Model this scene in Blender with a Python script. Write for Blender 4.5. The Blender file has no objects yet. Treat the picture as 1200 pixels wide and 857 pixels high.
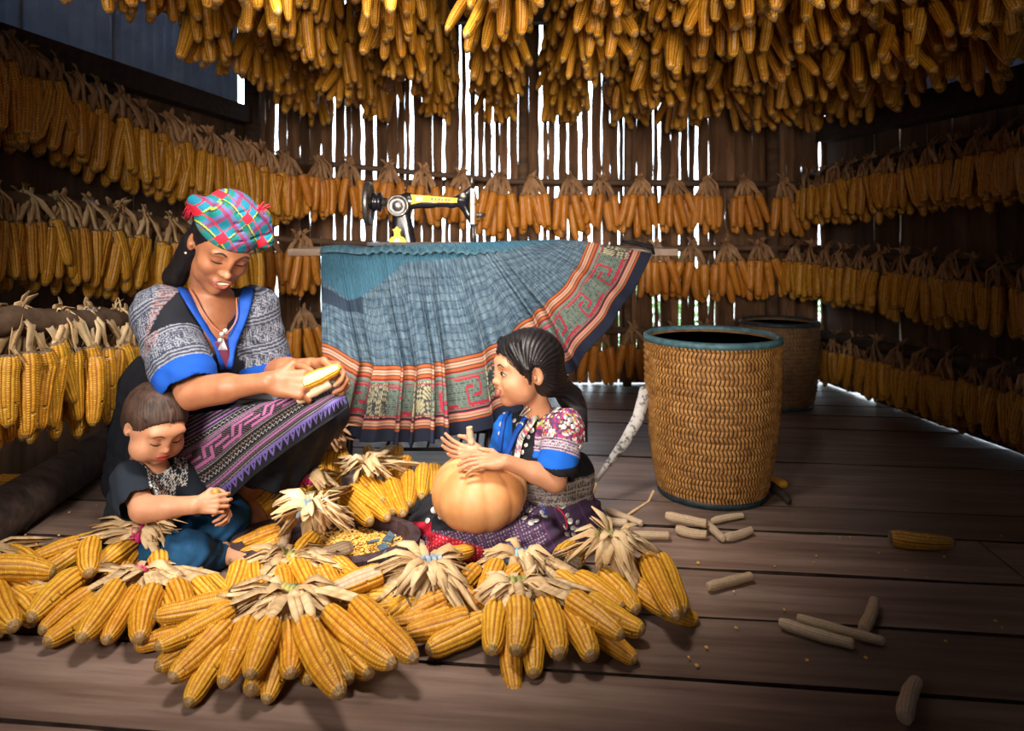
import bpy, math, random
import numpy as np
from mathutils import Vector, Matrix, Quaternion
from mathutils.bvhtree import BVHTree
from mathutils import noise as mnoise

SC = bpy.context.scene
COL = SC.collection
F, CX, HY, H = 850.0, 600.0, 270.0, 0.87      # focal length in photo pixels, vanishing point, eye height

# ---------------------------------------------------------------- camera
cam_d = bpy.data.cameras.new('camera')
cam = bpy.data.objects.new('camera', cam_d)
COL.objects.link(cam)
cam.location = (0, 0, H)
cam.rotation_euler = (math.radians(90), 0, 0)
cam_d.sensor_width = 36.0
cam_d.lens = 36.0 * F / 1200.0
cam_d.shift_y = (HY - 428.5) / 1200.0
cam_d.clip_start = 0.02
cam_d.dof.use_dof = True
cam_d.dof.focus_distance = 1.85
cam_d.dof.aperture_fstop = 3.6
SC.camera = cam

# ---------------------------------------------------------------- world: hazy bright daylight
W = bpy.data.worlds.new('world')
SC.world = W
W.use_nodes = True
bg = W.node_tree.nodes['Background']
bg.inputs['Color'].default_value = (0.74, 0.87, 1.0, 1)
bg.inputs['Strength'].default_value = 8.0

# ---------------------------------------------------------------- lights
def area_light(name, loc, aim, size, power, color, spread=180.0, size_y=None):
    d = bpy.data.lights.new(name, 'AREA')
    d.shape = 'RECTANGLE' if size_y else 'DISK'
    d.size = size
    if size_y: d.size_y = size_y
    d.energy = power; d.color = color; d.spread = math.radians(spread)
    o = bpy.data.objects.new(name, d)
    COL.objects.link(o)
    o.location = loc
    o.rotation_euler = (Vector(aim) - Vector(loc)).to_track_quat('-Z', 'Y').to_euler()
    return o
area_light('front_left_key_fill', (-1.0, -0.3, 1.45), (-0.5, 2.1, 0.55), 0.6, 10.5, (1.0, 0.92, 0.82), 50)  # unseen key light on the group; no doorway is built behind the camera
area_light('overhead_fill', (-0.3, 1.4, 1.98), (-0.42, 2.5, 0.0), 0.45, 19, (1.0, 0.93, 0.84), 78)  # unseen overhead lamp added inside; the roof has no opening here
area_light('back_wall_fill', (0.2, -0.6, 1.2), (-0.05, 4.1, 1.16), 0.8, 11, (1.0, 0.84, 0.68), 52)  # unseen fill added to brighten the back wall and its corn

SC.view_settings.view_transform = 'Standard'
SC.view_settings.look = 'None'
SC.view_settings.exposure = 0.0
SC.view_settings.gamma = 1.0
SC.view_settings.use_curve_mapping = False

# ---------------------------------------------------------------- helpers
def P(px, py, D):
    "world point seen at photo pixel (px, py) at distance D in front of the camera"
    return Vector(((px - CX) / F * D, D, H - (py - HY) / F * D))
def G(px, py, z=0.0):
    "world point at height z seen at photo pixel (px, py)"
    return P(px, py, F * (H - z) / (py - HY))

def link(o, parent=None):
    COL.objects.link(o)
    if parent is not None: o.parent = parent
    return o
def thing(name, label, cat, loc=(0, 0, 0), group=None):
    o = bpy.data.objects.new(name, None)
    o.empty_display_size = 0.05
    o.location = loc
    COL.objects.link(o)
    tag(o, label, cat, group)
    return o
def tag(o, label, cat, group=None):
    o['label'] = label; o['category'] = cat
    if group: o['group'] = group
    return o
def struct(o):
    o['kind'] = 'structure'; return o
def mesh_obj(name, me, mat=None, parent=None, loc=None, world=False):
    o = bpy.data.objects.new(name, me)
    link(o, parent)
    if mat is not None and len(me.materials) == 0: me.materials.append(mat)
    if world and parent is not None:             # mesh coordinates are world coordinates
        o.location = -parent.location
    if loc is not None: o.location = loc
    return o
def np_mesh(name, V, Fc, smooth=True, col=None):
    me = bpy.data.meshes.new(name)
    V = np.asarray(V, dtype=np.float32); 
    if isinstance(Fc, np.ndarray):
        n = len(Fc); k = Fc.shape[1]
        me.vertices.add(len(V)); me.vertices.foreach_set('co', V.ravel())
        me.loops.add(n * k); me.loops.foreach_set('vertex_index', Fc.astype(np.int32).ravel())
        me.polygons.add(n)
        me.polygons.foreach_set('loop_start', np.arange(0, n * k, k, dtype=np.int32))
        me.update(calc_edges=True)
    else:
        me.from_pydata([tuple(v) for v in V], [], Fc); me.update()
    if smooth: me.shade_smooth()
    else: me.shade_flat()
    if col is not None:
        a = me.color_attributes.new('col', 'FLOAT_COLOR', 'POINT')
        c = np.ones((len(V), 4), dtype=np.float32); c[:, :3] = col
        a.data.foreach_set('color', c.ravel())
    return me

class MB:
    "collects shapes into one mesh"
    def __init__(s): s.v = []; s.f = []; s.c = []
    def add(s, vs, fs, col=None):
        n = len(s.v)
        s.v += [tuple(v) for v in vs]; s.f += [tuple(i + n for i in f) for f in fs]
        s.c += [col or (1, 1, 1)] * len(vs)
    def box(s, c, size, rot=None, col=None):
        hx, hy, hz = size[0] / 2, size[1] / 2, size[2] / 2
        vs = [Vector((x, y, z)) for x in (-hx, hx) for y in (-hy, hy) for z in (-hz, hz)]
        if rot is not None: vs = [rot @ v for v in vs]
        vs = [v + Vector(c) for v in vs]
        s.add(vs, [(0, 1, 3, 2), (4, 6, 7, 5), (0, 4, 5, 1), (2, 3, 7, 6), (0, 2, 6, 4), (1, 5, 7, 3)], col)
    def tube(s, pts, r, n=8, col=None, flat=1.0, up=None, cap=True):
        pts = [Vector(p) for p in pts]
        if not hasattr(r, '__len__'): r = [r] * len(pts)
        vs = []; last = None
        for i, p in enumerate(pts):
            t = (pts[min(i + 1, len(pts) - 1)] - pts[max(i - 1, 0)])
            t = t.normalized() if t.length > 1e-9 else Vector((0, 0, 1))
            if last is None:
                a = Vector(up) if up is not None else (Vector((0, 0, 1)) if abs(t.z) < .9 else Vector((1, 0, 0)))
            else: a = last
            b = t.cross(a)
            if b.length < 1e-6: b = t.cross(Vector((1, .3, .1)))
            b.normalize(); a = b.cross(t).normalized(); last = a
            for k in range(n):
                w = 2 * math.pi * k / n
                vs.append(p + r[i] * (math.cos(w) * b + math.sin(w) * a * flat))
        fs = [(i * n + k, i * n + (k + 1) % n, (i + 1) * n + (k + 1) % n, (i + 1) * n + k) for i in range(len(pts) - 1) for k in range(n)]
        if cap: fs += [tuple(reversed(range(n))), tuple(range((len(pts) - 1) * n, len(pts) * n))]
        s.add(vs, fs, col)
    def lathe(s, prof, n=24, M=None, col=None, sx=1.0, sy=1.0):
        vs = []; fs = []
        for (r, z) in prof:
            for k in range(n):
                w = 2 * math.pi * k / n
                v = Vector((r * math.cos(w) * sx, r * math.sin(w) * sy, z))
                vs.append(M @ v if M is not None else v)
        for i in range(len(prof) - 1):
            for k in range(n):
                fs.append((i * n + k, i * n + (k + 1) % n, (i + 1) * n + (k + 1) % n, (i + 1) * n + k))
        if prof[0][0] > 1e-5: fs.append(tuple(reversed(range(n))))
        if prof[-1][0] > 1e-5: fs.append(tuple(range((len(prof) - 1) * n, len(prof) * n)))
        s.add(vs, fs, col)
    def strip(s, pts, widths, side, th=0.0006, col=None, curl=0.0):
        "flat leaf-like strip along pts; side = width direction; three verts across, both faces"
        pts = [Vector(p) for p in pts]; vs = []; fs = []
        n = len(pts)
        for i, p in enumerate(pts):
            t = (pts[min(i + 1, n - 1)] - pts[max(i - 1, 0)]).normalized()
            b = Vector(side) - t * t.dot(Vector(side)); b.normalize()
            nn = t.cross(b)
            w = widths[i]
            for q, h in ((-1, 0), (0, 1), (1, 0)):
                vs.append(p + b * w * q + nn * h * curl * w)
            for q, h in ((-1, 0), (0, 1), (1, 0)):
                vs.append(p + b * w * q + nn * (h * curl * w - th))
        for i in range(n - 1):
            a, c = i * 6, (i + 1) * 6
            fs += [(a, a + 1, c + 1, c), (a + 1, a + 2, c + 2, c + 1), (a + 3, c + 3, c + 4, a + 4), (a + 4, c + 4, c + 5, a + 5),
                   (a, c, c + 3, a + 3), (a + 2, a + 5, c + 5, c + 2)]
        fs += [(0, 3, 4, 1), (1, 4, 5, 2)]; e = (n - 1) * 6
        fs += [(e, e + 1, e + 4, e + 3), (e + 1, e + 2, e + 5, e + 4)]
        s.add(vs, fs, col)
    def mesh(s, name, smooth=True, color=False):
        return np_mesh(name, np.array(s.v), s.f, smooth, np.array(s.c) if color else None)
    def build(s, name, mat, parent=None, smooth=True, color=False, loc=None, world=False):
        return mesh_obj(name, s.mesh(name, smooth, color), mat, parent, loc, world)

def frame_to(a, b, roll=0.0):
    "matrix with +Z from a to b"
    d = (Vector(b) - Vector(a)).normalized()
    q = d.to_track_quat('Z', 'Y') @ Quaternion((0, 0, 1), roll)
    return Matrix.Translation(a) @ q.to_matrix().to_4x4()

# ---------------------------------------------------------------- materials
def new_mat(name):
    m = bpy.data.materials.new(name); m.use_nodes = True
    nt = m.node_tree; b = nt.nodes['Principled BSDF']
    return m, nt, b
def ramp(nt, stops):
    r = nt.nodes.new('ShaderNodeValToRGB')
    while len(r.color_ramp.elements) < len(stops): r.color_ramp.elements.new(0.5)
    for e, (p, c) in zip(r.color_ramp.elements, stops):
        e.position = p; e.color = (*c, 1)
    return r
def noise_mat(name, stops, scale=5.0, stretch=(1, 1, 1), rough=.8, bump=.2, bdist=.002, detail=6, rand=.25, spec=.3, coord='Object', metal=0.0, bscale=None):
    m, nt, b = new_mat(name)
    tc = nt.nodes.new('ShaderNodeTexCoord'); mp = nt.nodes.new('ShaderNodeMapping')
    mp.inputs['Scale'].default_value = stretch
    nt.links.new(tc.outputs[coord], mp.inputs['Vector'])
    oi = nt.nodes.new('ShaderNodeObjectInfo')
    mul = nt.nodes.new('ShaderNodeMath'); mul.operation = 'MULTIPLY'; mul.inputs[1].default_value = 37.0
    nt.links.new(oi.outputs['Random'], mul.inputs[0])
    cb = nt.nodes.new('ShaderNodeCombineXYZ')
    for k in range(3): nt.links.new(mul.outputs[0], cb.inputs[k])
    va = nt.nodes.new('ShaderNodeVectorMath'); va.operation = 'ADD'
    nt.links.new(mp.outputs[0], va.inputs[0]); nt.links.new(cb.outputs[0], va.inputs[1])
    n = nt.nodes.new('ShaderNodeTexNoise'); n.inputs['Scale'].default_value = scale; n.inputs['Detail'].default_value = detail
    n.inputs['Roughness'].default_value = .6
    nt.links.new(va.outputs[0], n.inputs['Vector'])
    r = ramp(nt, stops); nt.links.new(n.outputs['Fac'], r.inputs[0])
    hv = nt.nodes.new('ShaderNodeHueSaturation')
    mr = nt.nodes.new('ShaderNodeMapRange'); mr.inputs['To Min'].default_value = 1 - rand; mr.inputs['To Max'].default_value = 1 + rand
    nt.links.new(oi.outputs['Random'], mr.inputs['Value']); nt.links.new(mr.outputs[0], hv.inputs['Value'])
    nt.links.new(r.outputs[0], hv.inputs['Color']); nt.links.new(hv.outputs[0], b.inputs['Base Color'])
    b.inputs['Roughness'].default_value = rough; b.inputs['Specular IOR Level'].default_value = spec
    b.inputs['Metallic'].default_value = metal
    if bump:
        src = n
        if bscale:
            src = nt.nodes.new('ShaderNodeTexNoise'); src.inputs['Scale'].default_value = bscale; nt.links.new(va.outputs[0], src.inputs['Vector'])
        bp = nt.nodes.new('ShaderNodeBump'); bp.inputs['Strength'].default_value = bump; bp.inputs['Distance'].default_value = bdist
        nt.links.new(src.outputs['Fac'], bp.inputs['Height']); nt.links.new(bp.outputs[0], b.inputs['Normal'])
    return m
def col_mat(name, rough=.85, bump=.15, bscale=600, spec=.25, bdist=.001, sheen=0.0, stretch=(1, 1, 1), sss=0.0, metal=0.0):
    "colour read from the mesh's own colour attribute"
    m, nt, b = new_mat(name)
    a = nt.nodes.new('ShaderNodeAttribute'); a.attribute_name = 'col'
    nt.links.new(a.outputs['Color'], b.inputs['Base Color'])
    b.inputs['Roughness'].default_value = rough; b.inputs['Specular IOR Level'].default_value = spec; b.inputs['Metallic'].default_value = metal
    if sheen: b.inputs['Sheen Weight'].default_value = sheen
    if sss:
        b.inputs['Subsurface Weight'].default_value = sss; b.inputs['Subsurface Radius'].default_value = (.012, .005, .003); b.inputs['Subsurface Scale'].default_value = .6
    if bump:
        tc = nt.nodes.new('ShaderNodeTexCoord'); mp = nt.nodes.new('ShaderNodeMapping'); mp.inputs['Scale'].default_value = stretch
        n = nt.nodes.new('ShaderNodeTexNoise'); n.inputs['Scale'].default_value = bscale
        nt.links.new(tc.outputs['Object'], mp.inputs['Vector']); nt.links.new(mp.outputs[0], n.inputs['Vector'])
        bp = nt.nodes.new('ShaderNodeBump'); bp.inputs['Strength'].default_value = bump; bp.inputs['Distance'].default_value = bdist
        nt.links.new(n.outputs['Fac'], bp.inputs['Height']); nt.links.new(bp.outputs[0], b.inputs['Normal'])
    return m
def plain(name, c, rough=.6, spec=.4, metal=0.0):
    return noise_mat(name, [(0.3, tuple(x * .88 for x in c)), (.7, c)], scale=40, rough=rough, spec=spec, metal=metal, bump=.1, rand=.04)

M_WALL = noise_mat('weathered wall wood', [(.25, (.045, .022, .011)), (.5, (.13, .066, .034)), (.75, (.24, .135, .075))], scale=3, stretch=(7, 7, .9), rough=.85, bump=.5, bdist=.004, rand=.45)
M_WALLDK = noise_mat('dark wall wood', [(.25, (.045, .025, .016)), (.5, (.12, .07, .045)), (.8, (.22, .14, .09))], scale=3, stretch=(6, 6, .8), rough=.85, bump=.5, bdist=.004, rand=.4)
M_FLOOR = noise_mat('worn floor wood', [(.15, (.05, .028, .021)), (.45, (.18, .115, .09)), (.85, (.36, .26, .215))], scale=2.2, stretch=(1.0, 14, 6), rough=.42, bump=.45, bdist=.003, rand=.30, spec=.5, detail=9)
M_BEAM = noise_mat('dark beam wood', [(.3, (.018, .01, .008)), (.7, (.07, .042, .03))], scale=4, stretch=(1, 8, 8), rough=.8, bump=.5, bdist=.004)
M_RAIL = noise_mat('brown rail wood', [(.3, (.055, .03, .018)), (.7, (.15, .09, .055))], scale=5, stretch=(1, 5, 5), rough=.8, bump=.4, bdist=.003)
M_SHEET = noise_mat('corrugated sheet', [(.3, (.20, .22, .26)), (.7, (.42, .45, .50))], scale=6, rough=.4, bump=.1, rand=.15, spec=.5)
M_SHEETT = M_SHEET.copy(); M_SHEETT.name = 'corrugated sheet with added translucency'
_nt = M_SHEETT.node_tree; _p = _nt.nodes['Principled BSDF']; _o = [n for n in _nt.nodes if n.type == 'OUTPUT_MATERIAL'][0]
_t = _nt.nodes.new('ShaderNodeBsdfTranslucent'); _t.inputs['Color'].default_value = (.30, .34, .42, 1); _m = _nt.nodes.new('ShaderNodeMixShader'); _m.inputs[0].default_value = .22  # translucency added only to brighten the strips above the side walls
_nt.links.new(_p.outputs[0], _m.inputs[1]); _nt.links.new(_t.outputs[0], _m.inputs[2]); _nt.links.new(_m.outputs[0], _o.inputs['Surface'])
M_HUSK = noise_mat('dry husk', [(.25, (.30, .17, .075)), (.5, (.58, .39, .20)), (.8, (.78, .62, .40))], scale=14, stretch=(1, 1, 1), rough=.75, bump=.4, bdist=.002, rand=.12)
M_HUSKOLD = noise_mat('old dry husk', [(.25, (.18, .09, .045)), (.5, (.36, .20, .10)), (.8, (.5, .33, .19))], scale=14, rough=.8, bump=.3, bdist=.002, rand=.2)
# ================================================================ corn
rng = random.Random(7)
def corn_mat(name, c_lo, c_hi, chaff, rand=.12, rough=.42):
    m, nt, b = new_mat(name)
    a = nt.nodes.new('ShaderNodeAttribute'); a.attribute_name = 'col'        # r: kernel tone, g: chaff between rows, b: bare tip
    sp = nt.nodes.new('ShaderNodeSeparateColor'); nt.links.new(a.outputs['Color'], sp.inputs[0])
    oi = nt.nodes.new('ShaderNodeObjectInfo')
    mx = nt.nodes.new('ShaderNodeMix'); mx.data_type = 'RGBA'
    mx.inputs['A'].default_value = (*c_lo, 1); mx.inputs['B'].default_value = (*c_hi, 1)
    mm = nt.nodes.new('ShaderNodeMath'); mm.operation = 'MULTIPLY_ADD'; mm.inputs[1].default_value = .6
    m2 = nt.nodes.new('ShaderNodeMath'); m2.operation = 'MULTIPLY'; m2.inputs[1].default_value = .5
    nt.links.new(oi.outputs['Random'], m2.inputs[0]); nt.links.new(sp.outputs[0], mm.inputs[0]); nt.links.new(m2.outputs[0], mm.inputs[2])
    nt.links.new(mm.outputs[0], mx.inputs['Factor'])
    x2 = nt.nodes.new('ShaderNodeMix'); x2.data_type = 'RGBA'; x2.inputs['B'].default_value = (*chaff, 1)
    nt.links.new(sp.outputs[1], x2.inputs['Factor']); nt.links.new(mx.outputs['Result'], x2.inputs['A'])
    x3 = nt.nodes.new('ShaderNodeMix'); x3.data_type = 'RGBA'
    tc = nt.nodes.new('ShaderNodeTexCoord'); n = nt.nodes.new('ShaderNodeTexNoise'); n.inputs['Scale'].default_value = 160
    nt.links.new(tc.outputs['Object'], n.inputs['Vector'])
    r = ramp(nt, [(.3, (.07, .04, .025)), (.7, (.30, .20, .115))]); nt.links.new(n.outputs['Fac'], r.inputs[0])
    nt.links.new(sp.outputs[2], x3.inputs['Factor']); nt.links.new(x2.outputs['Result'], x3.inputs['A']); nt.links.new(r.outputs[0], x3.inputs['B'])
    nt.links.new(x3.outputs['Result'], b.inputs['Base Color'])
    b.inputs['Roughness'].default_value = rough; b.inputs['Specular IOR Level'].default_value = .45
    return m
M_CORN = corn_mat('golden corn', (.60, .235, .012), (.88, .50, .045), (.26, .075, .008))
M_CORNDK = corn_mat('smoked orange corn', (.42, .135, .012), (.66, .27, .02), (.20, .055, .012), rough=.5)
M_COB = corn_mat('bare corn cob', (.50, .36, .22), (.70, .56, .40), (.36, .23, .13), rough=.85)

def cob_mesh(name, seed, rows, rv, kern, kv, bare=0.0, R=.026, L=1.0, blunt=False):
    "corn cob along +Z, length 1 (scaled), radius R scaled by xy; bare = stripped portion of the circumference"
    rg = np.random.RandomState(seed)
    nu = rows * rv; nz = kern * kv
    tone = rg.rand(rows, kern + 2)
    miss = rg.rand(rows, kern + 2) < .012
    V = []; C = []
    wob = rg.rand(4) * 6.28; twist = rg.uniform(-.25, .25); bx, by = rg.uniform(-.25, .25, 2)
    taper = rg.uniform(.58, .74)
    if blunt: taper = rg.uniform(.80, .92)
    for j in range(nz + 1):
        t = j / nz
        prof = (0.80 + .20 * min(1, t / .14)) if t < .14 else 1 - (1 - taper) * max(0, (t - .3) / .7) ** 1.7
        if blunt and t > .95: prof *= math.sqrt(max(.2, 1 - ((t - .95) / .06) ** 2))
        if t > .83 and not blunt: prof *= math.sqrt(max(.03, 1 - ((t - .83) / .176) ** 1.9))
        if t < .03: prof *= .72 + .28 * math.sqrt(1 - ((.03 - t) / .03) ** 2)
        for i in range(nu):
            row = i // rv; fr = (i % rv) / rv
            off = .5 * (row % 2)
            kk = t * kern + off; ki = int(kk); fz = kk - ki
            gu = (abs(math.cos(math.pi * fr))) ** 3 if rv > 1 else 0
            if row % 2 == 0 and fr < .01: gu = 1.6
            elif fr < .01: gu = .8
            gz = max(0, 1 - 2.6 * min(fz, 1 - fz)) ** 1.2 if kv > 1 else 0
            g = max(gu, gz * .95)
            th = 2 * math.pi * i / nu + twist * t
            bz = 0.0
            bump = -.125 * g
            if miss[row, min(ki, kern + 1)]: bump -= .12; bz = .6
            if t > .93: bz = max(bz, min(1, (t - .93) / .02) * (.6 + .4 * rg.rand()))
            if t < .02: bz = 1
            if bare and (abs(((i / nu) - .5)) > .5 - bare * .5): bump = -.17 + .03 * rg.rand(); bz = .0; 
            r = prof * (1 + bump + .03 * math.sin(3 * th + wob[0]) + .03 * math.sin(5 * t * 3 + wob[1]))
            V.append((r * R * math.cos(th) + bx * .02 * math.sin(math.pi * t), r * R * math.sin(th) + by * .02 * math.sin(math.pi * t), t * L))
            C.append((tone[row, min(ki, kern + 1)], min(1, .95 * max(0, gu - .25) + .55 * gz) if not bz else 0, bz))
    Fc = [(j * nu + i, j * nu + (i + 1) % nu, (j + 1) * nu + (i + 1) % nu, (j + 1) * nu + i) for j in range(nz) for i in range(nu)]
    Fc.append(tuple(reversed(range(nu)))); Fc.append(tuple(range(nz * nu, nz * nu + nu)))
    me = np_mesh(name, np.array(V), Fc, True, np.array(C))
    if bare and bare < 2:                        # shelled strip shows the pale cob
        me.materials.append(M_CORN); me.materials.append(M_COB)
        for j in range(nz):
            for i in range(nu):
                if abs(((i + .5) / nu) - .5) > .5 - bare * .5 and .03 < j / nz < .93: me.polygons[j * nu + i].material_index = 1
    return me
COB_HI = [cob_mesh('corn_cob_hi', s, 14, 4, 34, 3) for s in range(5)]
COB_MID = [cob_mesh('corn_cob_mid', 20 + s, 12, 3, 22, 2) for s in range(4)]
COB_LO = [cob_mesh('corn_cob_lo', 40 + s, 10, 2, 12, 1) for s in range(4)]
for me in COB_HI + COB_MID: me.materials.append(M_CORN)
for me in COB_LO: me.materials.append(M_CORNDK)
COB_HALF = [cob_mesh('half_shelled_cob', 77, 14, 4, 34, 3, bare=.22)]
COB_BARE = [cob_mesh('bare_cob', 60 + s, 14, 3, 34, 2, bare=2.0, blunt=True) for s in range(3)]
for me in COB_BARE: me.materials.append(M_COB)

def put_cob(meshes, a, b, rad, parent, name='corn_cob', rg=rng, mesh=None, face=None):
    "cob from stalk end a to tip b (parent local coordinates)"
    o = bpy.data.objects.new(name, mesh or rg.choice(meshes))
    link(o, parent)
    a = Vector(a); b = Vector(b)
    L = (b - a).length
    Mx = frame_to(a, b, rg.uniform(0, 6.28))
    if face is not None:                         # turn local +X towards 'face'
        z = (b - a).normalized(); x = Vector(face); x = (x - z * x.dot(z)).normalized(); y = z.cross(x)
        Mx = Matrix(((x.x, y.x, z.x, a.x), (x.y, y.y, z.y, a.y), (x.z, y.z, z.z, a.z), (0, 0, 0, 1)))
    o.matrix_local = Mx @ Matrix.Diagonal((rad / .026, rad / .026, L, 1))
    return o

# ---- hanging bundles: prototypes, local origin on the rail, facing -Y
def husk_tuft_mesh(name, anchors, seed, top=.02, n_extra=6):
    rg = random.Random(seed); m = MB()
    for a in anchors:
        a = Vector(a)
        for q in range(4):
            s = Vector((rg.uniform(-.02, .02), rg.uniform(-.02, .01), top + rg.uniform(0, .02)))
            mid = s.lerp(a, .5) + Vector((rg.uniform(-.012, .012), rg.uniform(-.02, .0), .012))
            e = a + Vector((rg.uniform(-.02, .02), rg.uniform(-.022, .004), rg.uniform(-.055, .01)))
            w = rg.uniform(.004, .009)
            m.strip([s, mid, a.lerp(mid, .2), e], [w * .5, w, w * 1.1, w * .35], (1, rg.uniform(-.6, .6), 0), curl=rg.uniform(-.6, .6))
    for q in range(n_extra):
        s = Vector((rg.uniform(-.02, .02), rg.uniform(-.02, .02), top))
        e = s + Vector((rg.uniform(-.05, .05), rg.uniform(-.03, .03), rg.uniform(.015, .05)))
        m.strip([s, s.lerp(e, .5) + Vector((0, 0, .01)), e], [.006, .008, .002], (1, rg.uniform(-1, 1), 0), curl=.4)
    me = m.mesh(name)
    return me
WALL_PROTO = []
for s in range(6):
    rg = random.Random(100 + s); n = rg.choice([5, 6, 6, 7]); cobs = []; anchors = []
    for layer, cnt in ((0, n - 2), (1, n - 1)):
        for i in range(cnt):
            u = (i - (cnt - 1) / 2) / max(1, cnt - 1)
            ax = u * .13 + rg.uniform(-.008, .008); ay = -.035 if layer == 0 else .025
            az = -.065 - rg.uniform(0, .02) + .012 * abs(u) - .03 * layer
            L = rg.uniform(.165, .205)
            tip = Vector((ax + u * .05 + rg.uniform(-.028, .028), ay + rg.uniform(-.02, .01), az - L))
            cobs.append((Vector((ax, ay, az)), tip, rg.uniform(.0235, .027))); anchors.append((ax, ay - .004, az))
    WALL_PROTO.append((cobs, husk_tuft_mesh('husk_tuft', anchors, s)))
CEIL_PROTO = []
for s in range(5):
    rg = random.Random(200 + s); cobs = []; anchors = []
    for tier in range(3):
        cnt = (6, 6, 5)[tier]
        for i in range(cnt):
            w = 2 * math.pi * (i + .5 * tier + rg.uniform(-.2, .2)) / cnt
            rr = (.085, .072, .05)[tier]
            az = -.05 - tier * .125 + rg.uniform(-.02, .02)
            L = rg.uniform(.115, .165)
            a = Vector((rr * math.cos(w) * 1.3, rr * .8 * math.sin(w), az))
            tip = a + Vector((math.cos(w) * rg.uniform(.0, .05), math.sin(w) * .03 + rg.uniform(-.10, .03), -L))
            cobs.append((a, tip, rg.uniform(.020, .0255))); anchors.append(a)
    CEIL_PROTO.append((cobs, husk_tuft_mesh('husk_tuft', anchors[:5], 50 + s, n_extra=3)))
for p in WALL_PROTO + CEIL_PROTO: p[1].materials.append(M_HUSKOLD)
M_TIES = [noise_mat('tie cloth ' + n_, [(.35, c1), (.6, c2)], scale=45, rough=.8, bump=.2, rand=.1) for n_, c1, c2 in
          (('blue', (.02, .12, .28), (.25, .45, .5)), ('green print', (.01, .07, .05), (.45, .40, .12)), ('pink', (.5, .01, .12), (.75, .05, .25)), ('grey blue', (.10, .15, .2), (.35, .42, .5)))]
def tie_mesh():
    m = MB()
    for k in range(3):
        m.tube([(.024 * math.cos(w), .004 * math.sin(w * 2) + (k - 1) * .012, .024 * math.sin(w) + .006) for w in [i * math.pi / 6 for i in range(13)]], .006, 6)
    return m.mesh('cord_tie')
TIE = [tie_mesh() for _ in M_TIES]
for t, m_ in zip(TIE, M_TIES): t.materials.append(m_)
def orient(v): return v
def hang_bundle(loc, rz, proto, label, group, cobmesh, scale=1.0, tie=None, husk_mesh=None, name='corn_bundle'):
    t = thing(name, label, 'corn bundle', loc, group)
    t.rotation_euler = (rng.uniform(-.05, .05), rng.uniform(-.11, .11), rz); t.scale = (scale,) * 3
    cobs, tuft = proto
    for a, b, r in cobs:
        put_cob(cobmesh, a, b, r, t)
    mesh_obj('husk_tuft', husk_mesh or tuft, None, t)
    if tie is not None: mesh_obj('cord_tie', TIE[tie], None, t)
    return t
ORD = ['first', 'second', 'third', 'fourth', 'fifth', 'sixth', 'seventh', 'eighth', 'ninth', 'tenth', 'eleventh', 'twelfth', 'thirteenth', 'fourteenth', 'fifteenth',
       'sixteenth', 'seventeenth', 'eighteenth', 'nineteenth', 'twentieth']
# ================================================================ hut shell
rw = random.Random(3)
def board_mesh(L, Wd, T, seed, seg=8, jit=.004, warp=.0):
    "board along +Z, width X, thickness Y; uneven edges"
    rg = random.Random(seed); vs = []; fs = []
    for i in range(seg + 1):
        z = L * i / seg
        l = -Wd / 2 + rg.uniform(-jit, jit); r = Wd / 2 + rg.uniform(-jit, jit); w = rg.uniform(-warp, warp)
        vs += [(l, -T / 2 + w, z), (r, -T / 2 + w, z), (r, T / 2 + w, z), (l, T / 2 + w, z)]
    for i in range(seg):
        a = i * 4; c = a + 4
        for k in range(4): fs.append((a + k, a + (k + 1) % 4, c + (k + 1) % 4, c + k))
    fs += [(3, 2, 1, 0), (seg * 4, seg * 4 + 1, seg * 4 + 2, seg * 4 + 3)]
    return np_mesh('board', vs, fs, False)

# floor -----------------------------------------------------------
fl = MB(); fl.box((.3, 2.0, -.075), (6.4, 6.4, .03))
floor = struct(fl.build('floor', M_BEAM, smooth=False))
ang = math.atan(-.114); y = -0.9; k = 0
while y < 4.9:
    w = rw.choice([.17, .2, .235, .26]) if y > 1.2 else .26
    cuts = [-2.6, rw.uniform(-1.0, 1.9), 3.5] if k % 5 == 3 else [-2.6, 3.5]
    for a, b in zip(cuts[:-1], cuts[1:]):
        me = board_mesh(b - a - .004, w - rw.uniform(.005, .012), .035, k, seg=24, jit=.0045)
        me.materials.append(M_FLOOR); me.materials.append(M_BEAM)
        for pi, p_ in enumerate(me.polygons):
            if pi >= 96 or pi % 4 in (1, 3): p_.material_index = 1  # dark aged plank sides, also painting in the shade of the seams
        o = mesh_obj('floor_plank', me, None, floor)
        c = Vector((a, y + w / 2, 0)); c.rotate(Matrix.Rotation(ang, 3, 'Z'))
        # board axes: length Z -> room X, width X -> room Y, thickness Y -> Z
        o.matrix_local = Matrix.Translation((c.x, c.y, -.0175 - rw.uniform(0, .005))) @ Matrix.Rotation(ang, 4, 'Z') @ Matrix(((0, 0, 1, 0), (1, 0, 0, 0), (0, 1, 0, 0), (0, 0, 0, 1)))
        k += 1
    y += w
# board mesh coordinates: length runs along local Z
for m_ in (M_FLOOR,):
    mp = [n for n in m_.node_tree.nodes if n.type == 'MAPPING'][0]; mp.inputs['Scale'].default_value = (12, 6, .9)

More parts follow.
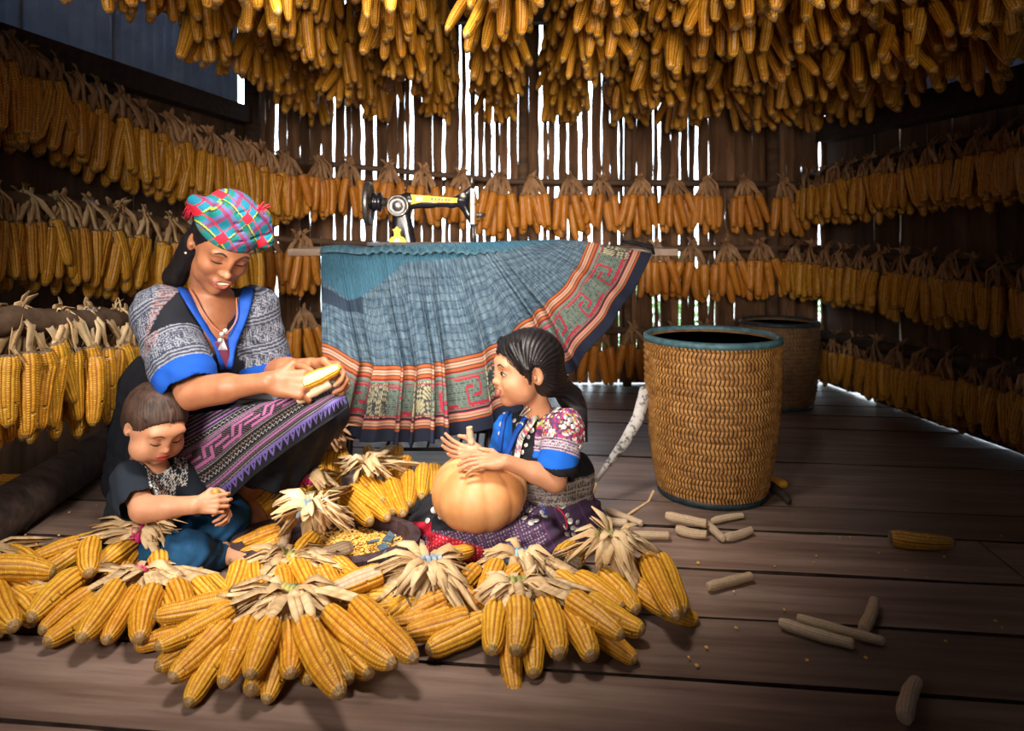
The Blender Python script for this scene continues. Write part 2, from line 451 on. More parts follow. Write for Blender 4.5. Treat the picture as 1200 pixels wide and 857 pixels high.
def wall(name, p0, p1, z0, z1, wmin, wmax, gaps, mat, seed, part='wall_slat', T=.018, jit=.004, lift=.0, seg=12, foot=0.0):
    "vertical boards from p0 to p1 (xy); the wall object itself is the set of outer battens"
    rg = random.Random(seed)
    p0 = Vector((*p0, 0)); p1 = Vector((*p1, 0)); d = (p1 - p0); L = d.length; d.normalize(); out = Vector((-d.y, d.x, 0))
    m = MB(); 
    for z in (np.arange(z0 + .12, z1, .34) if name != 'wall_back' else (P(0, 214, 4.1).z, P(0, 291, 4.1).z, P(0, 388, 4.1).z, 2.1)):
        m.box(p0 + d * L / 2 + out * .03 + Vector((0, 0, z)), (L, .03, .04), Matrix.Rotation(math.atan2(d.y, d.x), 3, 'Z'))
    wobj = struct(m.build(name, M_BEAM, smooth=False))
    x = 0; k = 0
    while x < L - .02:
        w = min(rg.uniform(wmin, wmax), L - x)
        g = gaps(rg, x / L)
        me = board_mesh(z1 - z0 - lift - rg.uniform(0, .02), w, T, seed * 1000 + k, seg, jit=jit, warp=.003)
        o = mesh_obj(part, me, mat, wobj)
        q = p0 + d * (x + w / 2) + out * rg.uniform(-.004, .004)
        o.matrix_local = Matrix.Translation((q.x, q.y, z0 + lift + (rg.choice([.006, .014]) if rg.random() < foot else 0))) @ Matrix.Rotation(math.atan2(d.y, d.x), 4, 'Z')
        x += w + g; k += 1
    return wobj
BL, BR = (-1.52, 4.13), (1.78, 4.13)           # back corners
FRL, FRR = (-1.85, -0.9), (2.65, 0.9)
def gap_back(rg, t):
    xx = BL[0] + t * (BR[0] - BL[0]); px = CX + F * xx / 4.1
    dens = .78 if px < 830 else .55
    if px < 345: dens = .15
    return rg.choice([.004, .007, .011, .015, .022]) if rg.random() < dens else .0005
wall_back = wall('wall_back', BL, BR, .004, 2.45, .022, .066, gap_back, M_WALL, 11, jit=.0045, seg=26)
gap_side = lambda rg, t: rg.choice([.008, .014]) if rg.random() < .16 else 0.0
wall_left = wall('wall_left', (-2.18, -0.9), BL, .0, 1.55, .14, .28, gap_side, M_WALLDK, 12, part='wall_plank', jit=.004)
wall_right = wall('wall_right', BR, (2.30, .9), .0, 1.40, .08, .20, gap_side, M_WALLDK, 13, part='wall_plank', jit=.004, foot=.22)
wall('wall_right_near', (2.30, .9), (2.35, -0.9), .0, 1.40, .16, .26, lambda rg, t: 0, M_WALLDK, 14, part='wall_plank')['kind'] = 'structure'
# thick support posts and trims
post = MB(); post.tube([(-1.43, 4.02, 0), (-1.44, 4.02, 1.9)], .045, 12)
struct(post.build('trim_1', M_BEAM))
for i, (px, D, w, z1) in enumerate(((905, 4.0, .035, 2.2), (612, 4.04, .03, 2.2), (735, 4.05, .025, 2.2))):
    q = P(px, 300, D); m = MB(); m.tube([(q.x, q.y, 0), (q.x + .01, q.y, z1)], w, 10)
    struct(m.build('trim_%d' % (i + 2), M_RAIL))
# wall plates and corrugated strips above them
def beam(name, a, b, w, h, mat=M_BEAM):
    a = Vector(a); b = Vector(b); d = b - a; m = MB()
    R = d.to_track_quat('X', 'Z').to_matrix()
    m.box((0, 0, 0), (d.length, w, h), R)
    o = struct(m.build(name, mat, smooth=False)); o.location = (a + b) / 2
    return o
beam('trim_5', (-2.1, -.5, 1.50), (-1.46, 4.0, 1.50), .08, .09)
beam('trim_6', (2.22, .9, 1.42), (1.72, 4.0, 1.42), .10, .13)
def corrugated(name, a, b, z0, z1, lean=0.0, part='roofing_sheet'):
    a = Vector(a); b = Vector(b); d = b - a; L = d.length; d.normalize(); out = Vector((-d.y, d.x, 0))
    n = int(L / .0125); root = None
    per = 40; objs = []
    base = MB(); base.box(a + d * L / 2 + out * .05 + Vector((0, 0, (z0 + z1) / 2)), (L, .03, .03), Matrix.Rotation(math.atan2(d.y, d.x), 3, 'Z'))
    root = struct(base.build(name, M_BEAM, smooth=False))
    for s in range(0, n, per):
        vs = []; fs = []; e = min(n, s + per + 1)
        for i in range(s, e + 1):
            q = a + d * (i * .0125) + out * (.010 * math.sin(i * math.pi / 3) + (.006 if (s // per) % 2 else 0))
            vs += [q + Vector((0, 0, z0)), q + out * lean + Vector((0, 0, z1)), q + out * .003 + Vector((0, 0, z0)), q + out * (lean + .003) + Vector((0, 0, z1))]
        m = e - s
        for i in range(m):
            A = i * 4; B = A + 4
            fs += [(A, B, B + 1, A + 1), (A + 2, A + 3, B + 3, B + 2), (A, A + 2, B + 2, B), (A + 1, B + 1, B + 3, A + 3)]
        mesh_obj(part, np_mesh(part, vs, fs, True), M_SHEETT, root)
corrugated('wall_left_upper', (-2.22, -.9, 0), (-1.54, 4.1, 0), 1.50, 2.375)
corrugated('wall_right_upper', (1.80, 4.1, 0), (2.42, -.9, 0), 1.40, 2.375)
# roof: sheets on dark purlins, and the crossbeams that carry the corn poles
rf = MB()
for yy in np.arange(.2, 4.3, .8): rf.box((.35, yy, 2.33), (4.6, .07, .07))
ceiling = struct(rf.build('ceiling', M_BEAM, smooth=False))
for i, x in enumerate(np.arange(-1.95, 2.9, .62)):
    vs = []; fs = []
    nn = 50
    for q in range(nn + 1):
        xx = x + .64 * q / nn; zz = 2.385 + .010 * math.sin(q * math.pi / 3) + (i % 2) * .012
        vs += [(xx, -.95, zz), (xx, 4.35, zz), (xx, -.95, zz + .003), (xx, 4.35, zz + .003)]
    for q in range(nn):
        A = q * 4; B = A + 4
        fs += [(A, A + 1, B + 1, B), (A + 2, B + 2, B + 3, A + 3), (A, B, B + 2, A + 2), (A + 1, A + 3, B + 3, B + 1)]
    mesh_obj('roofing_sheet', np_mesh('roofing_sheet', vs, fs), M_SHEET, ceiling)
# rear wall behind the camera
wall('wall_front_left', (.1, -.9), (-2.2, -.9), 0, 2.38, .16, .26, lambda rg, t: 0, M_WALLDK, 15, part='wall_plank')
wall('wall_front_right', (2.4, -.9), (.1, -.9), 0, 2.38, .16, .26, lambda rg, t: 0, M_WALLDK, 16, part='wall_plank')
# ground and shrubs outside, seen through the gaps
M_GROUND = noise_mat('pale dry ground', [(.3, (.42, .40, .34)), (.7, (.62, .60, .54))], scale=1.5, rough=.95, bump=0)
g = MB(); g.box((0, 3, -.45), (60, 60, .1)); struct(g.build('ground', M_GROUND, smooth=False))
M_LEAF = noise_mat('shrub leaves', [(.3, (.05, .18, .03)), (.7, (.22, .42, .10))], scale=9, rough=.6, bump=0)
def shrub(px, D, h, label):
    rg = random.Random(int(px)); q = P(px, 300, D)
    t = thing('shrub', label, 'shrub', (q.x, q.y, -.4), 'shrubs beyond the slatted wall')
    m = MB()
    for i in range(700):
        c = Vector((rg.gauss(0, .28), rg.gauss(0, .28), abs(rg.gauss(h * .5, h * .28)))); s = rg.uniform(.03, .06)
        d = Vector((rg.gauss(0, 1), rg.gauss(0, 1), rg.gauss(0, .6))).normalized(); e = d.orthogonal().normalized()
        m.add([c, c + d * s + e * s * .4, c + d * s * 2, c + d * s - e * s * .4], [(0, 1, 2, 3)])
    o = m.build('foliage', M_LEAF, t, smooth=False); o['kind'] = 'stuff'
    st = MB()
    for i in range(5): st.tube([(0, 0, 0), (rg.uniform(-.2, .2), rg.uniform(-.2, .2), h * .8)], [.02, .005], 6)
    st.build('stem', M_RAIL, t)
shrub(790, 6.2, 1.1, 'green shrub outside, seen through the slats left of the back corner')
shrub(985, 5.9, 1.2, 'green shrub outside, seen through the slats by the right back corner')
shrub(690, 7.0, .8, 'green shrub outside, seen through the slats above the middle of the back wall')

# ================================================================ rails and hanging corn
def rail(name, label, pts, r, mat=M_RAIL):
    m = MB(); n = len(pts); fine = []
    for i in range(n - 1):
        for q in range(6): fine.append(Vector(pts[i]).lerp(Vector(pts[i + 1]), q / 6) + Vector((rw.uniform(-1, 1), rw.uniform(-1, 1), rw.uniform(-1, 1))) * r * .12)
    fine.append(Vector(pts[-1]))
    m.tube([p - fine[0] for p in fine], r, 10)
    o = m.build('rail', mat, loc=tuple(fine[0])); tag(o, label, 'rail'); o.name = name
    return fine
def along(pts, s):
    ps = [Vector(p) for p in pts]
    for a, b in zip(ps[:-1], ps[1:]):
        L = (b - a).length
        if s <= L: return a.lerp(b, s / L), (b - a).normalized()
        s -= L
    return None, None
HUSK_PALE = []
for p_ in WALL_PROTO:
    c_ = p_[1].copy(); c_.materials.clear(); c_.materials.append(M_HUSK); HUSK_PALE.append(c_)
def hang_row(pts, step, group, lab, cobmesh, face, scale=1.0, tie_p=0.0, s0=.04, skip=None, off=.03, pale=False):
    s = s0; out = []
    while True:
        q, d = along(pts, s)
        if q is None: break
        n = Vector((-d.y, d.x, 0)) * face
        rz = math.atan2(n.x, -n.y)   # local -Y towards n
        px_ = CX + F * q.x / q.y
        if -30 < px_ < 1230 and not (skip and skip(px_)):
            out.append((q + Vector((0, 0, -.0)) + n * 0, rz))
        s += step * rng.uniform(.88, 1.12)
    for i, (q, rz) in enumerate(out):
        k_ = rng.randrange(len(WALL_PROTO))
        hang_bundle(q, rz + rng.uniform(-.1, .1), WALL_PROTO[k_], lab(i, len(out)), group, cobmesh, scale * rng.uniform(.93, 1.08),
                    tie=rng.randrange(4) if rng.random() < tie_p else None, husk_mesh=HUSK_PALE[k_] if pale else None)
    return out
# back wall: three rails
r1 = [P(325, 188, 3.55), P(400, 194, 3.85), P(600, 213, 3.98), P(950, 216, 3.98)]
r2 = [P(300, 278, 3.6), P(400, 285, 3.9), P(690, 291, 3.98), P(950, 291, 3.98)]
r3 = [P(345, 368, 3.85), P(520, 380, 3.98), P(700, 388, 3.98), P(875, 388, 3.98)]
rail('rail', 'thin wooden rail across the top of the back wall', r1, .016)
rail('rail', 'thin wooden rail across the middle of the back wall', r2, .016)
rail('rail', 'thin wooden rail across the bottom of the back wall', r3, .018)
SM = COB_MID
for me_ in COB_LO: pass
M_CORNBACK = corn_mat('back wall corn', (.60, .20, .015), (.80, .36, .03), (.32, .09, .014))
def remat(meshes, mat, nm):
    out = []
    for me in meshes:
        c = me.copy(); c.materials.clear(); c.materials.append(mat); c.name = nm; out.append(c)
    return out
COB_BACK = remat(COB_MID, M_CORNBACK, 'corn_cob_back')
def olab(row, ref):
    def f(i, n): return 'bundle of orange corn on the %s, %s from %s' % (row, ORD[i], ref)
    return f
hang_row(r1, .205, 'corn bundles on the top rail of the back wall', olab('back wall top rail', 'the left'), COB_BACK, -1)
hang_row(r2, .19, 'corn bundles on the middle rail of the back wall', olab('back wall middle rail', 'the left'), COB_BACK, -1,
         skip=lambda px: 372 < px < 740 or px > 905)
hang_row(r3, .20, 'corn bundles on the bottom rail of the back wall', olab('back wall bottom rail', 'the left'), COB_BACK, -1,
         skip=lambda px: 405 < px < 690 or px > 870)
# right wall: three rails
q1 = [P(945, 208, 3.93), P(1200, 152, 2.60), P(1290, 130, 2.2)]
q2 = [P(930, 291, 3.93), P(1200, 316, 2.62), P(1290, 326, 2.2)]
q3 = [P(955, 392, 3.90), P(1080, 415, 3.15), P(1200, 440, 2.55), P(1290, 462, 2.2)]
rail('rail', 'dark pole carrying corn high on the right wall', q1, .022, M_BEAM)
rail('rail', 'dark pole carrying corn halfway up the right wall', q2, .022, M_BEAM)
rail('rail', 'thick dark pole carrying corn low on the right wall', q3, .030, M_BEAM)
COB_RIGHT = COB_MID
hang_row(q1, .125, 'corn bundles on the high pole of the right wall', olab('right wall high pole', 'the back corner'), COB_MID, -1, scale=.90)
hang_row(q2, .125, 'corn bundles on the middle pole of the right wall', olab('right wall middle pole', 'the back corner'), COB_MID, -1, scale=.90)
hang_row(q3, .155, 'corn bundles on the low pole of the right wall', olab('right wall low pole', 'the back corner'), COB_MID, -1, scale=.90)
# left wall: three rails (the lowest is a log)
p1 = [P(-70, 10, 2.1), P(0, 52, 2.35), P(110, 108, 2.75), P(220, 155, 3.15), P(330, 188, 3.6)]
p2 = [P(-50, 226, 2.1), P(0, 232, 2.3), P(120, 248, 2.65), P(215, 268, 3.0), P(300, 280, 3.3)]
p3 = [P(-70, 372, 1.75), P(0, 376, 1.85), P(60, 378, 2.0), P(140, 376, 2.3)]
rail('rail', 'dark pole carrying the highest row of corn on the left wall', p1, .02, M_BEAM)
rail('rail', 'pole carrying the middle row of corn on the left wall', p2, .028)
rail('rail', 'thick log carrying the lowest row of corn at left', p3, .040)
hang_row(p1, .105, 'corn bundles on the high left pole', olab('left wall high pole', 'the picture edge'), COB_MID, -1, scale=1.1)
hang_row(p2, .12, 'corn bundles on the middle left pole', olab('left wall middle pole', 'the picture edge'), COB_HI, -1, scale=1.0, tie_p=.5, pale=True)
hang_row(p3, .135, 'corn bundles on the low left log', olab('low left log', 'the picture edge'), COB_HI, -1, scale=1.12, tie_p=.7, pale=True)
# ceiling: poles run from the front to the back
M_CORNDIM = None
xs = [-1.04, -.71, -.38, -.05, .28, .62, .95, 1.28, 1.62, 1.92]
COB_CEIL = remat(COB_MID, M_CORN, 'corn_cob_ceiling')
for i, x in enumerate(xs):
    z = (1.90, 1.90, 1.90, 1.90, 1.89, 1.88, 1.88, 1.86, 1.84, 1.92)[i]
    a = Vector((x * 1.02 + .03, 1.35, z)); b = Vector((min(x * .97 - .02, 1.62), 4.0, z))
    cnt_ = 0
    rail('pole', '%s corn pole under the roof counted from the left, running front to back' % ORD[i], [a, b], .02, M_BEAM)
    s = .35 + rng.uniform(0, .1)
    while s < 2.66:
        q = a.lerp(b, s / 2.7); q.z = z + rng.uniform(-.03, .03)
        px = CX + F * q.x / q.y
        near = s < 1.2
        if -20 < px < (1240 if i < 9 else 1060):
            hang_bundle(q, math.pi / 2 * 0 + rng.uniform(-.6, .6), rng.choice(CEIL_PROTO),
                'dried corn bundle, %s from the front on the %s ceiling pole from left' % (ORD[cnt_], ORD[i]), 'corn bundles on the %s ceiling pole' % ORD[i], COB_CEIL, 1.0).scale = (.82 if i < 5 else 1, 1, 1)
            cnt_ += 1
        s += .145 * rng.uniform(.9, 1.15)
m = MB()
for D in (2.15, 3.0, 3.8):
    beam('trim_%d' % (7 + int(D)), (-1.6, D, 2.0), (2.2, D, 2.0), .07, .09)

# heavy log along the foot of the left wall
m = MB(); a = G(-90, 640, .07); b = G(150, 500, .05)
m.tube([(0, 0, 0), (b - a) * .35 + Vector((.01, 0, .01)), (b - a) * .7 + Vector((-.01, 0, 0)), b - a], [.075, .07, .072, .06], 14)
o = m.build('log', M_BEAM, loc=a + Vector((.07, 0, 0))); tag(o, 'heavy dark log lying along the foot of the left wall', 'log')
# ================================================================ implicit surfaces (bodies, clothes, hair)
class SDF:
    def __init__(s, lo, hi, h):
        s.h = h; s.lo = np.array(lo, dtype=np.float64)
        s.n = np.ceil((np.array(hi) - s.lo) / h).astype(int) + 1
        s.f = np.full(s.n, .05, dtype=np.float32)
    def _win(s, c, ext):
        a = np.maximum(0, np.floor((np.array(c) - ext - s.lo) / s.h).astype(int))
        b = np.minimum(s.n, np.ceil((np.array(c) + ext - s.lo) / s.h).astype(int) + 1)
        if (b <= a).any(): return None
        g = [s.lo[k] + s.h * np.arange(a[k], b[k]) for k in range(3)]
        X = g[0][:, None, None].astype(np.float32); Y = g[1][None, :, None].astype(np.float32); Z = g[2][None, None, :].astype(np.float32)
        return (slice(a[0], b[0]), slice(a[1], b[1]), slice(a[2], b[2])), X, Y, Z
    def _mix(s, w, d, k, op):
        f = s.f[w]
        if op == 'add':
            if k <= 0: s.f[w] = np.minimum(f, d)
            else:
                hh = np.maximum(k - np.abs(f - d), 0) / k
                s.f[w] = np.minimum(f, d) - hh * hh * k * .25
        elif op == 'sub':
            d = -d
            if k <= 0: s.f[w] = np.maximum(f, d)
            else:
                hh = np.maximum(k - np.abs(f - d), 0) / k
                s.f[w] = np.maximum(f, d) + hh * hh * k * .25
    def cap(s, a, b, ra, rb, k=.01, op='add', flat=None):
        "round cone from a to b; flat=(axis vector, factor) squashes the section"
        a = np.array(a, dtype=np.float64); b = np.array(b, dtype=np.float64)
        c = (a + b) / 2; R = max(ra, rb)
        ext = np.abs(b - a) / 2 + R * (1.0) + k + 3 * s.h
        r = s._win(c, ext)
        if r is None: return s
        w, X, Y, Z = r
        ba = b - a; L2 = max(1e-9, float(ba @ ba))
        px, py, pz = X - a[0], Y - a[1], Z - a[2]
        t = np.clip((px * ba[0] + py * ba[1] + pz * ba[2]) / L2, 0, 1)
        dx, dy, dz = px - t * ba[0], py - t * ba[1], pz - t * ba[2]
        if flat is not None:
            n = np.array(flat[0], dtype=float); n /= np.linalg.norm(n); q = (dx * n[0] + dy * n[1] + dz * n[2]) * (1 / flat[1] - 1)
            dx = dx + n[0] * q; dy = dy + n[1] * q; dz = dz + n[2] * q
            d = (np.sqrt(dx * dx + dy * dy + dz * dz) - (ra + (rb - ra) * t)) * (flat[1] ** .5)
        else:
            d = np.sqrt(dx * dx + dy * dy + dz * dz) - (ra + (rb - ra) * t)
        s._mix(w, d, k, op); return s
    def chain(s, pts, rs, k=.01, op='add', flat=None):
        for i in range(len(pts) - 1): s.cap(pts[i], pts[i + 1], rs[i], rs[i + 1], k, op, flat)
        return s
    def ell(s, c, r, M=None, k=.01, op='add'):
        "ellipsoid, radii r along the columns of M"
        c = np.array(c, dtype=np.float64); r = np.array(r, dtype=np.float64)
        M = np.eye(3) if M is None else np.array(M)
        ext = np.sqrt(((M * r[None, :]) ** 2).sum(1)) + k + 3 * s.h
        q = s._win(c, ext)
        if q is None: return s
        w, X, Y, Z = q
        px, py, pz = X - c[0], Y - c[1], Z - c[2]
        k0 = 0; k1 = 0
        for i in range(3):
            u = px * M[0, i] + py * M[1, i] + pz * M[2, i]
            k0 = k0 + (u / r[i]) ** 2; k1 = k1 + (u / r[i] ** 2) ** 2
        k0 = np.sqrt(k0); d = k0 * (k0 - 1) / np.maximum(np.sqrt(k1), 1e-6)
        d = np.maximum(d, -min(r))
        s._mix(w, d.astype(np.float32), k, op); return s
    def plane(s, p, n, k=.0):
        "cut away the side the normal points to"
        n = np.array(n, dtype=float); n /= np.linalg.norm(n)
        g = [s.lo[i] + s.h * np.arange(s.n[i]) for i in range(3)]
        d = ((g[0] - p[0]) * n[0])[:, None, None] + ((g[1] - p[1]) * n[1])[None, :, None] + ((g[2] - p[2]) * n[2])[None, None, :]
        s._mix((slice(None),) * 3, -d.astype(np.float32), k, 'sub'); return s
    def shell(s, t):
        "keep only a skin of thickness t under the surface"
        s.f = np.maximum(s.f, -(s.f + t)); return s
    def ripple(s, amp, fn):
        g = [s.lo[i] + s.h * np.arange(s.n[i]) for i in range(3)]
        X = g[0][:, None, None]; Y = g[1][None, :, None]; Z = g[2][None, None, :]
        m = np.abs(s.f) < .03
        s.f = np.where(m, s.f + amp * fn(X, Y, Z), s.f).astype(np.float32); return s
    def mesh(s, relax=1):
        f = s.f
        f[0] = f[-1] = .05; f[:, 0] = f[:, -1] = .05; f[:, :, 0] = f[:, :, -1] = .05
        ins = f < 0
        n = ins.astype(np.int8)
        cnt = n[:-1, :-1, :-1] + n[1:, :-1, :-1] + n[:-1, 1:, :-1] + n[:-1, :-1, 1:] + n[1:, 1:, :-1] + n[1:, :-1, 1:] + n[:-1, 1:, 1:] + n[1:, 1:, 1:]
        act = (cnt > 0) & (cnt < 8)
        I = np.argwhere(act)
        idx = np.full(act.shape, -1, dtype=np.int32); idx[act] = np.arange(len(I))
        cor = [(0, 0, 0), (1, 0, 0), (0, 1, 0), (1, 1, 0), (0, 0, 1), (1, 0, 1), (0, 1, 1), (1, 1, 1)]
        val = [f[I[:, 0] + c[0], I[:, 1] + c[1], I[:, 2] + c[2]] for c in cor]
        acc = np.zeros((len(I), 3)); num = np.zeros(len(I))
        for a, b in ((0, 1), (2, 3), (4, 5), (6, 7), (0, 2), (1, 3), (4, 6), (5, 7), (0, 4), (1, 5), (2, 6), (3, 7)):
            m = (val[a] < 0) != (val[b] < 0)
            t = np.where(m, val[a] / np.where(m, val[a] - val[b], 1), 0)
            pa = np.array(cor[a]); pb = np.array(cor[b])
            acc += np.where(m[:, None], pa + t[:, None] * (pb - pa), 0); num += m
        V = (I + acc / num[:, None]) * s.h + s.lo
        Q = []
        for ax in range(3):
            a = [slice(None)] * 3; b = [slice(None)] * 3; a[ax] = slice(0, -1); b[ax] = slice(1, None)
            A = ins[tuple(a)]; B = ins[tuple(b)]
            o1, o2 = [(1, 2), (2, 0), (0, 1)][ax]
            for flip, mm in ((False, A & ~B), (True, ~A & B)):
                E = np.argwhere(mm)
                if not len(E): continue
                def cell(d1, d2):
                    C = E.copy(); C[:, o1] -= d1; C[:, o2] -= d2; return idx[C[:, 0], C[:, 1], C[:, 2]]
                q = np.stack([cell(1, 1), cell(0, 1), cell(0, 0), cell(1, 0)], 1)
                if flip: q = q[:, ::-1]
                Q.append(q)
        Q = np.concatenate(Q)
        for _ in range(relax):
            S = np.zeros_like(V); c = np.zeros(len(V))
            for a, b in ((0, 1), (1, 2), (2, 3), (3, 0)):
                for u, v in ((a, b), (b, a)):
                    for d_ in range(3): S[:, d_] += np.bincount(Q[:, u], V[Q[:, v], d_], len(V))
                    c += np.bincount(Q[:, u], minlength=len(V))
            V = V * .5 + .5 * S / np.maximum(c, 1)[:, None]
        return V, Q
    def build(s, name, mat, parent=None, relax=1, colfn=None, world=True, cull=None, over=None):
        V, Q = s.mesh(relax)
        if over is not None: V = sink_edges(V, over)
        if cull is not None:
            keep = ~cull(V)[Q].all(1); Q = Q[keep]
            used = np.unique(Q); mp = np.full(len(V), -1, dtype=np.int32); mp[used] = np.arange(len(used)); V = V[used]; Q = mp[Q]
        col = colfn(V) if colfn else None
        me = np_mesh(name, V, Q, True, col)
        o = mesh_obj(name, me, mat, parent, world=world)
        s.f = None
        return o, V, Q

def sink_edges(V, bvh, gap=.0016, push=.005):
    "where a thin layer would coincide with the skin, tuck it underneath"
    V = V.copy()
    for i in range(len(V)):
        r = bvh.find_nearest(Vector(V[i]), .012)
        if r[0] is None: continue
        d = (Vector(V[i]) - r[0]).dot(r[1])
        if d < gap: V[i] = np.array(r[0] - r[1] * push)
    return V
def A3(v): return np.array([v[0], v[1], v[2]], dtype=float)
def nrm(v): v = np.array(v, dtype=float); return v / max(1e-9, np.linalg.norm(v))
def head_frame(yaw, pitch, roll=0):
    "columns: right-hand x (to the figure's left = image right when facing us), forward y, up z; yaw from facing the camera towards image right"
    a, p = math.radians(yaw), math.radians(pitch)
    f = np.array([math.sin(a) * math.cos(p), -math.cos(a) * math.cos(p), -math.sin(p)])
    u = np.array([math.sin(a) * math.sin(p), -math.cos(a) * math.sin(p), math.cos(p)])
    r = np.cross(f, u)                       # figure's right
    ro = math.radians(roll)
    r2 = r * math.cos(ro) + u * math.sin(ro); u2 = -r * math.sin(ro) + u * math.cos(ro)
    return np.stack([r2, f, u2], 1)

def head_sdf(S, c, M, s=1.0, child=0.0, smile=0.0, k=.012, ears=True):
    "head centred at c (between the ears, eye level); s=1 -> adult of 0.225 m; columns of M: right, forward, up"
    def W(x, y, z): return c + M @ (np.array([x, y, z]) * s)
    E = lambda p, r, kk=k, op='add': S.ell(W(*p), np.array(r) * s, M, kk * s, op)
    ch = child
    E((0, -.012, .035), (.073 + .004 * ch, .090 + .003 * ch, .080 + .003 * ch))             # cranium
    E((0, .028, -.005), (.064 + .004 * ch, .062, .078 - .006 * ch), .02)                    # face block
    E((0, .034, -.062 + .012 * ch), (.044 + .005 * ch, .042, .042 - .004 * ch), .03)        # jaw
    E((0, .068 - .004 * ch, -.092 + .016 * ch), (.017, .016, .015), .025)                   # chin
    for q in (-1, 1):
        E((q * .036, .056, -.022 - .004 * ch), (.024 + .005 * ch, .021 + .003 * ch, .022 + .004 * ch), .022)   # cheek
        if smile: E((q * .035, .068, -.020), (.017, .013, .014), .016)
        E((q * .040, .030, -.058 + .008 * ch), (.020 + .006 * ch, .028, .024), .022)        # lower cheek
    E((0, .078, .030 + .004 * ch), (.050, .014, .016), .022)                                # brow
    for q in (-1, 1):
        E((q * .031, .098, .012), (.018, .014, .011), .014, 'sub')                          # socket
        E((q * .031, .0745, .010), (.0155, .0125, .0115), .006)                             # eyeball and lids
    E((0, .090 - .004 * ch, .004), (.009, .013, .022), .014)                                # bridge
    E((0, .103 - .008 * ch, -.020 + .003 * ch), (.0105, .0125, .0095), .010)                # tip
    for q in (-1, 1): E((q * .0115, .094 - .007 * ch, -.023 + .003 * ch), (.0072, .010, .0068), .006)   # wings
    for q in (-1, 1): E((q * .0062, .104 - .009 * ch, -.031 + .003 * ch), (.003, .005, .003), .003, 'sub')
    E((0, .084 - .004 * ch, -.051 + .009 * ch), (.026, .014, .016), .014)                   # mouth mound
    my = -.053 + .009 * ch
    E((0, .094 - .004 * ch, my + .006), (.019 + .006 * smile, .0075, .0048), .004)          # lips
    E((0, .0925 - .004 * ch, my - .0075), (.017 + .005 * smile, .0080, .0056), .004)
    if smile:
        E((0, .099 - .004 * ch, my - .0005), (.0225, .010, .0050 + .0025 * smile), .003, 'sub')
    else: E((0, .101 - .004 * ch, my - .0005), (.018, .008, .0014), .002, 'sub')
    if ears:
        for q in (-1, 1):
            me = M @ np.array(Matrix.Rotation(q * .35, 3, 'Z'))
            S.ell(W(q * .0735, -.008, -.002), np.array((.007, .0170 - .002 * ch, .028 - .003 * ch)) * s, me, .006 * s)
            S.ell(W(q * .0820, .000, .002), np.array((.0085, .010 - .001 * ch, .018 - .002 * ch)) * s, me, .004 * s, 'sub')
            S.ell(W(q * .078, .004, -.004), np.array((.006, .005, .008)) * s, me, .004 * s)
    return W

def hand_sdf(S, wrist, d, palm, s=1.0, side=1, curl=(.5, .5, .5, .5), spread=.12, thumb=(.5, .5), k=.004, wr=.024, base=0.0):
    """hand at wrist, fingers along d, palm faces 'palm'; side=+1 if the thumb is on cross(d, palm) side.
    returns finger tips"""
    w = A3(wrist); d = nrm(d); palm = np.array(palm, dtype=float); palm = nrm(palm - d * (palm @ d)); x = np.cross(d, palm) * side   # x towards the thumb
    L = .088 * s
    offs = (.030, .0105, -.0095, -.028)
    S.cap(w, w + d * .03 * s, wr * s, .024 * s, .012 * s, flat=(palm, .68))
    for o_ in offs:
        S.cap(w + d * .014 * s + x * o_ * .55 * s, w + d * (L - abs(o_ + .0) * .18 * 1) + x * o_ * .98 * s, .0125 * s, .0108 * s, .007 * s)
    S.ell(w + d * .038 * s + x * .026 * s + palm * .007 * s, np.array((.017, .030, .013)) * s, np.stack([x, d, palm], 1), .008 * s)
    S.ell(w + d * .040 * s - x * .022 * s + palm * .006 * s, np.array((.013, .034, .012)) * s, np.stack([x, d, palm], 1), .008 * s)
    lens = ((.040, .024, .019), (.044, .028, .020), (.041, .026, .019), (.032, .020, .017))
    rad = (.0086, .0088, .0084, .0074); tips = []
    for i in range(4):
        p = w + d * (L - abs(offs[i]) * .2) + x * offs[i] * s
        dd = nrm(d + x * spread * (1.2, .35, -.35, -1.2)[i])
        ang = curl[i] * .75 + base
        for j in range(3):
            dir_ = nrm(dd * math.cos(ang) + palm * math.sin(ang))
            q = p + dir_ * lens[i][j] * s
            S.cap(p, q, rad[i] * s * (1, .93, .86)[j], rad[i] * s * (.93, .86, .74)[j], k * s * (1.3 if j == 0 else .5))
            p = q; ang += curl[i] * (1.05, .7)[min(j, 1)]
        tips.append(p)
    # thumb leaves the side of the palm near its base
    p = w + d * .026 * s + x * .026 * s + palm * .004 * s
    a, b = thumb
    d1 = nrm(d * .62 + x * (.80 - .5 * a) + palm * .55 * a); q = p + d1 * .038 * s
    S.cap(p, q, .0145 * s, .0108 * s, .008 * s)
    d2 = nrm(d * .85 + x * (.35 - .8 * b) + palm * (.25 + .4 * b)); r = q + d2 * .029 * s
    S.cap(q, r, .0103 * s, .0092 * s, .003 * s)
    d3 = nrm(d * .9 + x * (.15 - .9 * b) + palm * .4 * b); t = r + d3 * .022 * s
    S.cap(r, t, .0092 * s, .0076 * s, .003 * s)
    tips.append(t)
    return tips

